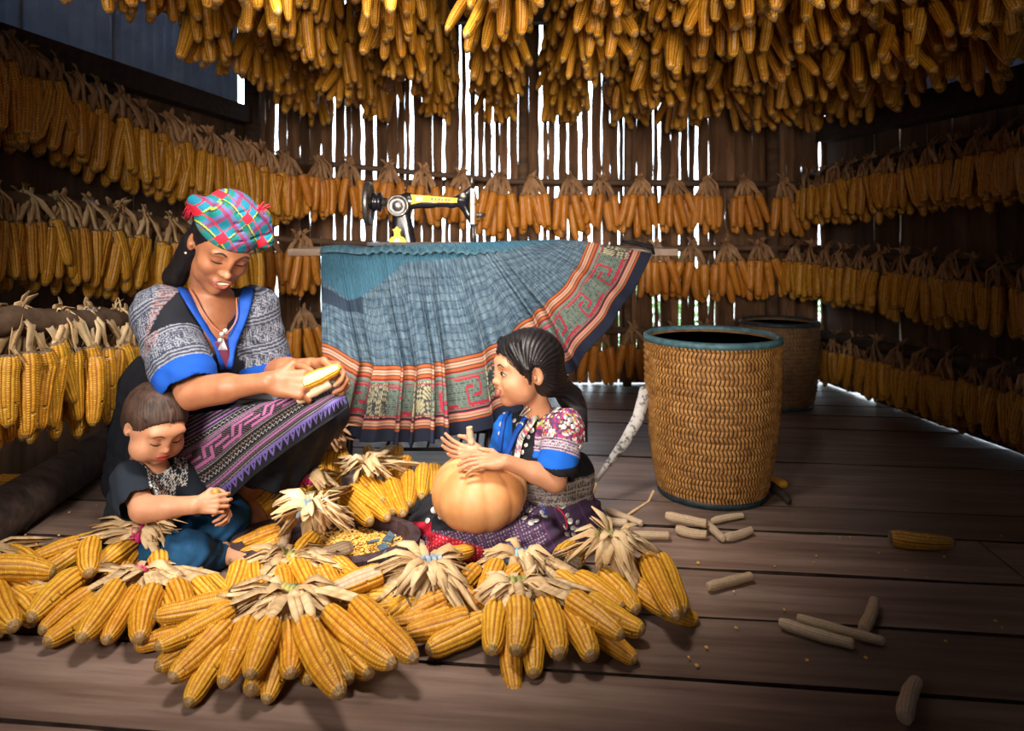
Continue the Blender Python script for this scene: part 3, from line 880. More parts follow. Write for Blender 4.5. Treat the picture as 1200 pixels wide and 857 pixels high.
def drape_strip(bvh, pts, width, th, fwd, mat, name, parent, n=10, taper=True, out_=0.0):
    "thin raised strip that hugs a surface; pts = world points in front of it, projected along fwd"
    pts = [np.array(p) for p in pts]
    out = []
    for i in range(n + 1):
        t = i / n * (len(pts) - 1); a = min(int(t), len(pts) - 2); u = t - a
        p0 = pts[max(a - 1, 0)]; p1 = pts[a]; p2 = pts[a + 1]; p3 = pts[min(a + 2, len(pts) - 1)]
        p = .5 * ((2 * p1) + (-p0 + p2) * u + (2 * p0 - 5 * p1 + 4 * p2 - p3) * u * u + (-p0 + 3 * p1 - 3 * p2 + p3) * u ** 3)
        hit = bvh.ray_cast(Vector(p + np.array(fwd) * .05), -Vector(fwd), .12)
        if hit[0] is not None: out.append(hit[0] + Vector(fwd) * (th * .3 + out_))
    if len(out) < 3: return None
    rs = []
    for i in range(len(out)):
        u = i / (len(out) - 1)
        rs.append(width * (.25 + .75 * math.sin(math.pi * min(1, max(0, u))) ** .6 if taper else 1))
    m = MB(); m.tube(out, rs, 6, flat=max(.25, th / width), up=Vector(fwd))
    return m.build(name, mat, parent, world=True)
M_SKIN = {}
def skin_mat(name, c1, c2, rough=.5):
    m = noise_mat(name, [(.3, c1), (.7, c2)], scale=14, rough=rough, bump=.12, bdist=.0006, rand=0, spec=.4, bscale=500)
    b = m.node_tree.nodes['Principled BSDF']
    b.inputs['Subsurface Weight'].default_value = .12; b.inputs['Subsurface Radius'].default_value = (.012, .005, .003); b.inputs['Subsurface Scale'].default_value = .5
    return m
# ================================================================ people
SK_W = skin_mat('woman skin', (.27, .098, .044), (.39, .160, .078))
SK_G = skin_mat('girl skin', (.43, .185, .095), (.54, .26, .145))
SK_B = skin_mat('boy skin', (.47, .205, .11), (.58, .285, .165))
M_HAIR = noise_mat('black hair', [(.35, (.005, .004, .005)), (.7, (.014, .010, .011))], scale=60, stretch=(1, 1, .15), rough=.45, bump=.5, bdist=.001, rand=0, spec=.4)
M_HAIRB = noise_mat('dark brown hair', [(.35, (.02, .011, .008)), (.7, (.075, .038, .026))], scale=70, stretch=(1, 1, .12), rough=.6, bump=.5, bdist=.001, rand=0, spec=.3)
M_BROW = plain('brow hair', (.035, .02, .016), rough=.8)
M_LASH = plain('lash line', (.015, .01, .01), rough=.7)
M_LIP = plain('lips', (.42, .10, .08), rough=.4)
M_LIPR = plain('red lips', (.45, .04, .05), rough=.35)
M_TEETH = plain('teeth', (.85, .80, .72), rough=.3)
M_EYE = plain('dark iris', (.02, .012, .01), rough=.1)
M_EYEW = plain('eye white', (.75, .70, .66), rough=.2)
M_CLOTH = col_mat('patterned cloth', rough=.85, bump=.35, bscale=420)
M_BLACKCLOTH = noise_mat('black cloth', [(.3, (.006, .007, .011)), (.7, (.018, .02, .03))], scale=30, rough=.85, bump=.3, bscale=500, bdist=.001, rand=0, spec=.2)
M_BLUE = noise_mat('royal blue cloth', [(.3, (.005, .04, .26)), (.7, (.008, .085, .46))], scale=25, rough=.7, bump=.3, bscale=300, bdist=.001, rand=0, spec=.3)
M_JEANS = noise_mat('blue denim', [(.3, (.005, .025, .07)), (.7, (.015, .085, .19))], scale=14, rough=.8, bump=.5, bscale=500, bdist=.001, rand=0, spec=.2)
M_SILVER = noise_mat('silver coin', [(.3, (.45, .45, .42)), (.7, (.85, .83, .76))], scale=120, rough=.3, bump=.4, bdist=.001, rand=.1, metal=.55)
M_CORAL = plain('coral cloth', (.55, .12, .10), rough=.8)
M_RED = plain('red thread', (.60, .015, .05), rough=.7)

def mix(c, m, col): return np.where(m[:, None], np.array(col)[None, :], c)
def frac(x): return x - np.floor(x)
def maze(u, v, cell):
    "nested squares linked like an embroidered key pattern; returns line mask"
    cu = np.floor(u / cell); fu = frac(u / cell) - .5; fv = frac(v / cell) - .5
    d = np.maximum(np.abs(fu), np.abs(fv)); ring = (frac(d * 5.2) < .45)
    gate = (np.abs(fu) < .10) & (fv * np.where(cu % 2 == 0, 1, -1) > 0)
    return ring & ~gate
def body_frame(S_lo, S_hi): pass
def bvh_of(V, Q): return BVHTree.FromPolygons([tuple(v) for v in V], [tuple(int(i) for i in q) for q in Q])
def bounds(pts, pad): 
    a = np.array([list(p) for p in pts]); return a.min(0) - pad, a.max(0) + pad
def ray_px(bvh, px, py, off=.002):
    o = Vector((0, 0, H)); d = (P(px, py, 1.0) - o).normalized()
    h = bvh.ray_cast(o, d, 6)
    if h[0] is None: return None, None
    n = h[1] if h[1].dot(d) < 0 else -h[1]
    return h[0] + n * off, n
def ribbon_px(bvh, pts, width, mat, name, parent, off=.004, n=14, th=.003, side=None, taper=False):
    out = []; 
    for i in range(n + 1):
        t = i / n * (len(pts) - 1); a = min(int(t), len(pts) - 2); u = t - a
        h, nn = ray_px(bvh, pts[a][0] * (1 - u) + pts[a + 1][0] * u, pts[a][1] * (1 - u) + pts[a + 1][1] * u, off)
        if h is not None: out.append((h, nn))
    if len(out) < 2: return None
    sm = [out[0][0]] + [(out[i - 1][0] + out[i][0] * 2 + out[i + 1][0]) / 4 for i in range(1, len(out) - 1)] + [out[-1][0]]
    m = MB()
    w = [width * (1 if not taper else .3 + .7 * math.sin(math.pi * i / (len(sm) - 1))) for i in range(len(sm))]
    m.tube(sm, w, 8, flat=max(.12, th / width), up=out[0][1])
    return m.build(name, mat, parent, world=True)
def coin_mesh():
    m = MB(); m.lathe([(.0001, .0016), (.0065, .0018), (.0080, .001), (.0082, -.0004), (.0001, -.0006)], 14); return m.mesh('coin')
COIN = coin_mesh(); COIN.materials.append(M_SILVER)
def coins(bvh, pts, parent, s=1.0, seed=0):
    rg = random.Random(seed)
    for (x, y) in pts:
        h, n = ray_px(bvh, x, y, .004)
        if h is None: continue
        o = mesh_obj('coin', COIN, None, parent)
        q = (n + Vector((rg.uniform(-.25, .25), rg.uniform(-.25, .25), rg.uniform(-.25, .25)))).to_track_quat('Z', 'Y')
        o.matrix_local = Matrix.Translation(h - parent.location) @ q.to_matrix().to_4x4() @ Matrix.Scale(s * rg.uniform(.85, 1.15), 4)
def face_bits(bvh, W, M, s, parent, ch=0, eyes='down', lip=None, smile=0, brow=.0016):
    f = M[:, 1]
    for q in (-1, 1):
        drape_strip(bvh, [W(q * .015, .1, .031), W(q * .030, .1, .0375), W(q * .047, .09, .031)], .0030 * s * (1 - .2 * ch), brow, f, M_BROW, 'eyebrow', parent)
        if eyes == 'down':
            drape_strip(bvh, [W(q * .0165, .1, .0055), W(q * .031, .1, .0005 + .004 * smile), W(q * .047, .09, .0075)], .0019 * s, .0016, f, M_LASH, 'eyelashes', parent)
            drape_strip(bvh, [W(q * .018, .1, .013), W(q * .031, .1, .0195), W(q * .046, .09, .014)], .0009 * s, .0007, f, M_LIP, 'eyelid_crease', parent)
        else:
            drape_strip(bvh, [W(q * .018, .1, .0085), W(q * .031, .1, .0090), W(q * .044, .09, .009)], .0036 * s, .0008, f, M_EYEW, 'eye', parent)
            drape_strip(bvh, [W(q * .024, .1, .009), W(q * .031, .1, .009), W(q * .038, .09, .009)], .0042 * s, .0024, f, M_EYE, 'iris', parent, n=6, out_=.0006)
            drape_strip(bvh, [W(q * .0165, .1, .0085), W(q * .031, .1, .0155), W(q * .047, .09, .0095)], .0019 * s, .0022, f, M_LASH, 'eyelashes', parent)
    my = -.053 + .009 * ch
    if lip is not None:
        w = .021 + .006 * smile
        up = .004 + .004 * smile; dn = .008 + .004 * smile; cr = .010 * smile
        drape_strip(bvh, [W(-w, .1, my + .009 * smile), W(-w * .5, .1, my + .004), W(0, .1, my + .0035), W(w * .5, .1, my + .004), W(w, .1, my + .009 * smile)], .0030 * s, .0018, f, lip, 'upper_lip', parent, n=14)
        drape_strip(bvh, [W(-w * .95, .1, my + .008 * smile), W(-w * .55, .1, my - dn * .62), W(0, .1, my - dn), W(w * .55, .1, my - dn * .62), W(w * .95, .1, my + .008 * smile)], .0038 * s, .0024, f, lip, 'lower_lip', parent, n=14)
        if smile:
            drape_strip(bvh, [W(-w * .72, .1, my + .0035), W(0, .1, my - .0030), W(w * .72, .1, my + .0035)], .0050 * s, .0030, f, M_TEETH, 'teeth', parent, n=12, out_=.0012 - .0022 * ch)

# ---------------------------------------------------------------- woman
def woman():
    root = thing('person', 'woman in a checked headscarf and blue trimmed batik jacket seated husking corn', 'person', G(215, 606))
    Mh = head_frame(36, 35, 11); hc = A3(P(259, 289, 1.99))
    Rs, Re, Rw = P(186, 366, 1.99), P(224, 461, 1.87), P(314, 448, 1.83)
    Ls, Le, Lw = P(300, 362, 2.13), P(314, 437, 2.17), P(366, 430, 1.95)
    nb, chest, pel = P(244, 354, 2.06), P(235, 420, 2.10), P(200, 535, 2.19)
    Rh, Lh = P(188, 542, 2.12), P(222, 532, 2.24)
    Rk, Lk = P(348, 492, 1.99), P(378, 482, 2.10)
    Ra, La = P(274, 594, 2.13), P(316, 574, 2.24)
    Rt, Lt = G(308, 615, .018), G(352, 592, .018)
    lo, hi = bounds([hc, Rs, Re, Rw, Lw, pel, Rk, Lk, Ra, La, Rt, Lt, P(405, 450, 1.9), P(257, 250, 2.0)], .13)
    lo[2] = -.02
    S = SDF(lo, hi, .0031)
    S.chain([A3(pel), A3(chest) + (.01, -.012, 0), A3(nb) + (.01, -.01, -.03)], [.10, .108, .072], .04)
    S.cap(Rs, Ls, .045, .045, .04)
    S.chain([Rs, Re, Rw], [.043, .037, .0245], .02); S.cap(Re, A3(Re) * .55 + A3(Rw) * .45, .037, .036, .02)
    S.chain([Ls, Le, Lw], [.043, .036, .0245], .02); S.cap(Le, A3(Le) * .55 + A3(Lw) * .45, .036, .035, .02)
    for h_, k_, a_, t_ in ((Rh, Rk, Ra, Rt), (Lh, Lk, La, Lt)):
        S.cap(h_, k_, .082, .055, .03); mid = A3(k_) * .65 + A3(a_) * .35
        S.chain([k_, mid, a_], [.05, .051, .034], .02)
        heel = A3(a_) + np.array((-.02, .01, -.02)); heel[2] = .024
        S.cap(a_, heel, .032, .026, .015); tt = A3(t_)
        S.cap(heel, A3(a_) * .4 + tt * .6 + np.array((0, 0, .008)), .026, .034, .02); S.cap(A3(a_) * .4 + tt * .6, tt, .033, .022, .02)
        dr = nrm(tt - heel); sd = np.array((dr[1], -dr[0], 0))
        for q in range(5): 
            b = tt + sd * (q - 2) * .0165 * (1); S.cap(b, b + dr * (.045 - .005 * abs(q - 1)), .0095 + .004 * (q == 0), .008 + .003 * (q == 0), .005)
    S.chain([A3(nb), A3(nb) * .35 + (hc - Mh[:, 2] * .055 - Mh[:, 1] * .02) * .65, hc - Mh[:, 2] * .04 - Mh[:, 1] * .01], [.052, .048, .05], .025)
    W = head_sdf(S, hc, Mh, 1.02, 0, smile=1)
    hand_sdf(S, Rw, (1, .10, -.10), (.1, .85, -.45), 1.0, side=1, curl=(.75, .8, .85, .9), thumb=(.25, .5), base=.1)
    hand_sdf(S, Lw, (.93, -.2, -.12), (-.15, -.62, -.55), .98, side=-1, curl=(.75, .85, .85, .9), thumb=(.3, .5), base=.15)
    o, V, Q = S.build('body', SK_W, root, relax=1)
    hv = np.linalg.norm(V - hc, axis=1) < .2; 
    bv = bvh_of(V, Q)
    face_bits(bv, W, Mh, 1.02, root, 0, 'down', M_LIP, smile=1)
    for q in (-1,):
        m = MB(); m.lathe([(.0001, -.004), (.004, 0), (.0001, .004)], 10, Matrix.Translation(W(.081, .0, -.036))); m.build('earring', M_SILVER, root, world=True)
    # smile line and cheek folds are part of the head; hair behind the ears
    S = SDF(hc - .19, hc + .17, .003)
    S.ell(hc + Mh @ (0, -.018, .035), (.083, .098, .087), Mh); S.ell(hc + Mh @ (0, .075, -.035), (.082, .075, .085), Mh, .01, 'sub')
    S.ell(hc + Mh @ (0, -.06, -.03), (.062, .045, .055), Mh, .02)
    S.chain([hc + Mh @ (.05, -.05, -.03), A3(P(205, 325, 2.06)), A3(P(196, 345, 2.09))], [.035, .03, .012], .02)
    S.build('hair', M_HAIR, root, over=bv)
    # headscarf: tartan, wrapped high with a peak, knot and fringe
    S = SDF(hc - .2, hc + .24, .0028)
    S.ell(hc + Mh @ (0, -.008, .062), (.090, .104, .074), Mh); 
    S.ell(hc + Mh @ (.0, -.02, .105), (.070, .080, .052), Mh, .02)
    S.cap(hc + Mh @ (-.055, .03, .112), hc + Mh @ (.045, .035, .125), .030, .030, .025)
    S.cap(hc + Mh @ (-.085, .055, .075), hc + Mh @ (-.072, .0, .115), .022, .024, .02)
    S.cap(hc + Mh @ (.075, -.02, .10), hc + Mh @ (.085, -.07, .085), .022, .020, .02)
    S.cap(hc + Mh @ (.078, -.05, .045), hc + Mh @ (.092, -.105, .030), .020, .017, .015)
    S.plane(hc + Mh @ (0, .085, .048), Mh @ (0, -.10, -1.0), .006)
    for t in range(5):
        z = .055 + .022 * t
        S.cap(hc + Mh @ (-.10, .07 - .02 * t, z + .025), hc + Mh @ (.02, .11 - .014 * t, z), .0022, .0022, .006, 'sub')
    def tartan(V):
        L = (V - hc) @ Mh
        a = L[:, 0] * 1.15; b = L[:, 2] * .9 - L[:, 1] * .55
        u = (a * .74 + b * .67) / .088 + .35; v = (-a * .67 + b * .74) / .088 + .1
        c = np.tile(np.array((.01, .21, .32)), (len(V), 1))
        for w_ in (u, v):
            q = frac(w_)
            c = np.where(((q > .40) & (q < .52))[:, None], c * .2 + np.array((.30, .015, .09)) * .8, c)
            c = np.where(((q > .53) & (q < .62))[:, None], c * .3 + np.array((.18, .12, .38)) * .7, c)
            c = np.where(((q > .66) & (q < .76))[:, None], c * .35 + np.array((.01, .20, .10)) * .65, c)
            c = mix(c, (q > .78) & (q < .82), (.03, .06, .05)); c = mix(c, (q > .82) & (q < .86), (.45, .52, .06))
            c = mix(c, (q > .06) & (q < .10), (.80, .03, .08))
        hot = ((frac(u) > .8) | (frac(u) < .1)) & ((frac(v) > .8) | (frac(v) < .1))
        c = mix(c, hot, (.85, .02, .05))
        c = c * .72
        edge = ((V - (hc + Mh @ (0, .085, .048))) @ nrm(Mh @ (0, -.10, -1.0))) > -.006
        return c
    o, V, Q = S.build('headscarf', M_CLOTH, root, colfn=tartan)
    m = MB(); rg = random.Random(5)
    k0 = A3(P(238, 246, 1.97))
    for i in range(34):
        p = k0 + np.array((rg.uniform(-.012, .012), rg.uniform(-.02, .01), rg.uniform(-.01, .008)))
        e = A3(P(rg.uniform(214, 236), rg.uniform(236, 258), 1.97)); mid = (p + e) / 2 + np.array((-.005, 0, .018))
        m.tube([p, mid, e], [.0022, .0020, .0012], 5)
    m.build('fringe', M_RED, root, world=True)
    m = MB(); k0 = A3(P(303, 247, 1.93))
    for i in range(16):
        e = k0 + np.array((rg.uniform(-.006, .03), rg.uniform(-.01, .01), rg.uniform(-.005, .028)))
        m.tube([k0 + (e - k0) * .05, (k0 + e) / 2, e], [.002, .002, .001], 5)
    m.build('fringe', M_RED, root, world=True)
    # jacket
    lo, hi = bounds([Rs, Re, Ls, Le, pel, nb, P(150, 590, 2.2)], .16)
    S = SDF(lo, hi, .0035)
    S.chain([A3(pel) + (-.02, .03, .0), A3(chest) + (0, .01, 0), A3(nb) + (0, .03, -.05)], [.135, .132, .085], .05)
    S.cap(A3(Rs) + (.01, .01, -.01), A3(Ls) + (-.02, 0, -.01), .064, .060, .05)
    S.ell(A3(P(172, 500, 2.24)), (.105, .11, .22), None, .05)
    S.ell(A3(P(180, 560, 2.24)), (.14, .13, .12), None, .05)
    Rc = A3(Rs) * .17 + A3(Re) * .83; Lc = A3(Ls) * .13 + A3(Le) * .87
    S.chain([A3(Rs), Rc], [.072, .080], .035); S.chain([A3(Ls), Lc], [.066, .072], .035)
    # openings of the sleeves and the neck
    S.cap(Rc + (A3(Re) - A3(Rs)) * .0, Rc + (A3(Re) - A3(Rs)) * .25, .064, .07, .006, 'sub'); S.cap(Lc, Lc + (A3(Le) - A3(Ls)) * .25, .056, .06, .006, 'sub')
    S.cap(A3(P(249, 340, 1.95)), A3(P(263, 410, 1.88)), .062, .026, .008, 'sub'); S.ell(A3(P(248, 330, 2.02)), (.075, .075, .06), None, .01, 'sub')
    S.ripple(.0028, lambda X, Y, Z: np.sin(X * 85 + Z * 60 + 2 * np.sin(Z * 35)) * np.cos(Z * 45 - X * 30 + Y * 20))
    Rs_, Re_, Ls_, Le_ = map(A3, (Rs, Re, Ls, Le))
    def jac(V):
        c = np.tile(np.array((.008, .009, .014)), (len(V), 1))
        for s_, e_, lim, side in ((Rs_, Re_, .75, -1), (Ls_, Le_, .74, 1)):
            ax = (e_ - s_); L = np.linalg.norm(ax); ax = ax / L
            rel = V - s_; t = rel @ ax; rad = rel - t[:, None] * ax; rr = np.linalg.norm(rad, axis=1)
            on = (rr < .105) & (t > -.075) & (t < L * 1.05)
            if side < 0: on &= (V[:, 0] < s_[0] + .055 - .30 * (t - 0)) | (t > .10)
            else: on &= (V[:, 0] > s_[0] - .025)
            on &= ~((V[:, 2] < .50) & (rr > .09))
            ang = np.arctan2(rad[:, 0], -rad[:, 1]) * .08
            light = (.21, .22, .26); dark = (.035, .04, .065)
            st = frac(t / .011) < .38
            mz = maze(ang + t * .15, t, .030)
            band = frac(t / .085)
            pat = np.where(band < .38, st, mz)
            gr = (ang > .055 * side) if side < 0 else (ang > 1)
            base = np.where(pat[:, None], np.array(light), np.array(dark))
            lap = (np.abs(V[:, 0] - (s_[0] + .035)) < .02) & (side < 0) & (t < .14)
            base = np.where((lap & (frac((V[:, 2]) / .006) < .4))[:, None], np.array((.24, .13, .12)), base)
            c = np.where(on[:, None], base, c)
            c = np.where(((t > L * lim) & (rr < .11))[:, None], np.array((.006, .065, .36)), c)
        return c
    o, V, Q = S.build('jacket', M_CLOTH, root, colfn=jac, relax=2)
    bj = bvh_of(V, Q)
    ribbon_px(bj, [(208, 318), (216, 345), (236, 375), (252, 398), (262, 430)], .021, M_BLUE, 'collar', root, off=.006, th=.005)
    ribbon_px(bj, [(291, 340), (284, 366), (272, 392), (266, 412), (263, 432)], .019, M_BLUE, 'collar', root, off=.006, th=.005)
    ribbon_px(bj, [(262, 428), (268, 420), (272, 400), (274, 388)], .008, M_BLUE, 'placket', root, off=.006, th=.004)
    ribbon_px(bv, [(227, 338), (236, 362), (252, 385), (262, 392), (274, 372), (273, 352)], .0022, plain('coral cord', (.55, .18, .10)), 'necklace', root, off=.014, th=.002, n=20)
    ribbon_px(bv, [(256, 398), (260, 412), (263, 430)], .017, plain('plum cloth', (.14, .02, .05), rough=.85), 'undershirt', root, off=.008, th=.006)
    pn = MB(); pc = A3(P(261, 404, 1.93)); pn.add([pc + (-.013, 0, -.014), pc + (.013, 0, -.014), pc + (0, 0, .018), pc + (0, -.005, -.004)], [(0, 1, 3), (1, 2, 3), (2, 0, 3), (0, 2, 1)])
    pn.build('pendant', M_SILVER, root, smooth=False, world=True)
    for (x, y) in ((260, 392), (264, 388), (258, 399)):
        q = P(x, y, 1.925); pn = MB(); pn.lathe([(.0001, -.007), (.006, -.004), (.007, 0), (.006, .004), (.0001, .007)], 10, Matrix.Translation(q)); pn.build('bead', M_SILVER, root, world=True)
    # black skirt
    lo, hi = bounds([pel, Rk, Lk, Ra, La, Rh], .15); lo[2] = .01
    S = SDF(lo, hi, .004)
    S.cap(Rh, Rk, .104, .064, .04); S.cap(Lh, Lk, .104, .064, .04)
    S.ell((A3(Rh) + A3(Lk)) / 2, (.13, .10, .08), None, .05)
    for k_, a_, e in ((Rk, Ra, .50), (Lk, La, .36)):
        S.cap(k_, A3(k_) * (1 - e) + A3(a_) * e, .064, .074, .05)
    S.cap((A3(Rk) + A3(Lk)) / 2, (A3(Rk) + A3(Lk) + A3(Ra) * .9 + A3(La) * 1.1) / 4, .07, .09, .05)
    ea = (A3(Rk) * .44 + A3(Ra) * .56); S.plane(ea + (0, 0, -.005), (A3(Ra) - A3(Rk)), .006)
    S.ripple(.004, lambda X, Y, Z: np.sin(X * 60 + Y * 70 + Z * 18))
    S.build('skirt', M_BLACKCLOTH, root, relax=2)
    # embroidered apron panel laid over the near thigh
    top = [P(186, 492, 2.0), P(240, 484, 1.975), P(300, 474, 1.94), P(350, 464, 1.905), P(388, 458, 1.90), P(406, 462, 1.93)]
    bot = [P(222, 612, 2.03), P(262, 590, 1.97), P(300, 556, 1.91), P(345, 522, 1.87), P(382, 496, 1.855), P(408, 478, 1.88)]
    def cr(pts, t):
        t = t * (len(pts) - 1); a = min(int(t), len(pts) - 2); u = t - a
        g = lambda i: A3(pts[max(0, min(len(pts) - 1, i))])
        p0, p1, p2, p3 = g(a - 1), g(a), g(a + 1), g(a + 2)
        return .5 * ((2 * p1) + (-p0 + p2) * u + (2 * p0 - 5 * p1 + 4 * p2 - p3) * u * u + (-p0 + 3 * p1 - 3 * p2 + p3) * u ** 3)
    NU, NV = 300, 150; Vv = np.zeros((NU + 1, NV + 1, 3)); U = np.zeros((NU + 1, NV + 1)); VV = np.zeros((NU + 1, NV + 1))
    for i in range(NU + 1):
        a = cr(top, i / NU); b = cr(bot, i / NU)
        for j in range(NV + 1):
            t = j / NV
            p = a * (1 - t) + b * t + np.array((-.004, -.030, .02)) * math.sin(math.pi * min(1, t * 1.1)) * (1 - i / NU * .4)
            p = p + np.array((0, -.006, 0)) * math.sin(i / NU * 34 + t * 5) * t
            Vv[i, j] = p; U[i, j] = i / NU * .56; VV[i, j] = (1 - t) * np.linalg.norm(a - b)
    u = U.ravel(); v = VV.ravel(); N = len(u)
    c = np.tile(np.array((.012, .012, .018)), (N, 1))
    tri = (v > .012) & (v < .034) & (np.abs(frac(u / .019) - .5) * .036 < (v - .012) * .85)
    c = mix(c, tri, (.22, .16, .52)); inner = (v > .020) & (v < .030) & (np.abs(frac(u / .019) - .5) * .036 < (v - .020) * .6); c = mix(c, inner, (.02, .02, .04))
    for a, b, cc in ((.034, .038, (.24, .17, .50)), (.040, .043, (.30, .28, .30)), (.046, .049, (.16, .12, .14)), (.051, .057, (.50, .18, .42)), (.059, .062, (.36, .30, .38)),
                     (.064, .067, (.12, .09, .1)), (.098, .101, (.3, .26, .24)), (.104, .106, (.35, .2, .3)), (.158, .161, (.34, .30, .32)), (.163, .168, (.48, .16, .40)), (.170, .173, (.3, .28, .3)), (.19, .194, (.3, .25, .35)), (.20, .206, (.40, .16, .45))):
        c = mix(c, (v > a) & (v < b), cc)
    zz = lambda lo_, amp, per, wd: np.abs(v - lo_ - amp * np.abs(frac(u / per) - .5) * 2) < wd
    c = mix(c, zz(.072, .008, .010, .0014), (.55, .52, .50)); c = mix(c, zz(.084, .006, .008, .0012), (.4, .28, .22)); c = mix(c, zz(.178, .007, .009, .0013), (.5, .48, .46))
    mz = (v > .108) & (v < .156)
    fu = frac(u / .075); fv = (v - .108) / .048
    line = ((np.abs(fv - .12) < .09) & (fu < .62)) | ((np.abs(fv - .88) < .09) & (fu > .38)) | ((np.abs(fu - .38) < .05) & (fv > .3)) | ((np.abs(fu - .62) < .05) & (fv < .7)) | ((np.abs(fv - .5) < .08) & ((fu < .25) | (fu > .75)))
    c = mix(c, mz & (frac((u + v) / .006) < .28), (.22, .13, .15)); c = mix(c, mz & line, (.50, .15, .36))
    up = v > .21; c = mix(c, up & (frac(v / .0125) < .42), (.20, .18, .24)); c = mix(c, up & (frac(v / .0375) < .12), (.42, .15, .4))
    c = c * .55
    idx = np.arange((NU + 1) * (NV + 1)).reshape(NU + 1, NV + 1)
    Qd = np.stack([idx[:-1, :-1], idx[1:, :-1], idx[1:, 1:], idx[:-1, 1:]], -1).reshape(-1, 4)
    me = np_mesh('apron', Vv.reshape(-1, 3), Qd, True, c); o = mesh_obj('apron', me, M_CLOTH, root, world=True)
    md = o.modifiers.new('thickness', 'SOLIDIFY'); md.thickness = .003; md.offset = 0
    return root
woman()
st = MB(); q = P(195, 560, 2.19)
for a in (-.1, .1):
    for b in (-.09, .09): st.tube([(a, b, 0), (a * .8, b * .8, .09)], .014, 8)
st.lathe([(.0001, .085), (.14, .085), (.145, .095), (.14, .11), (.0001, .112)], 24)
s_ = st.build('stool', M_RAIL, loc=(q.x, q.y, 0), smooth=False); tag(s_, 'low round wooden stool under the seated woman', 'stool')

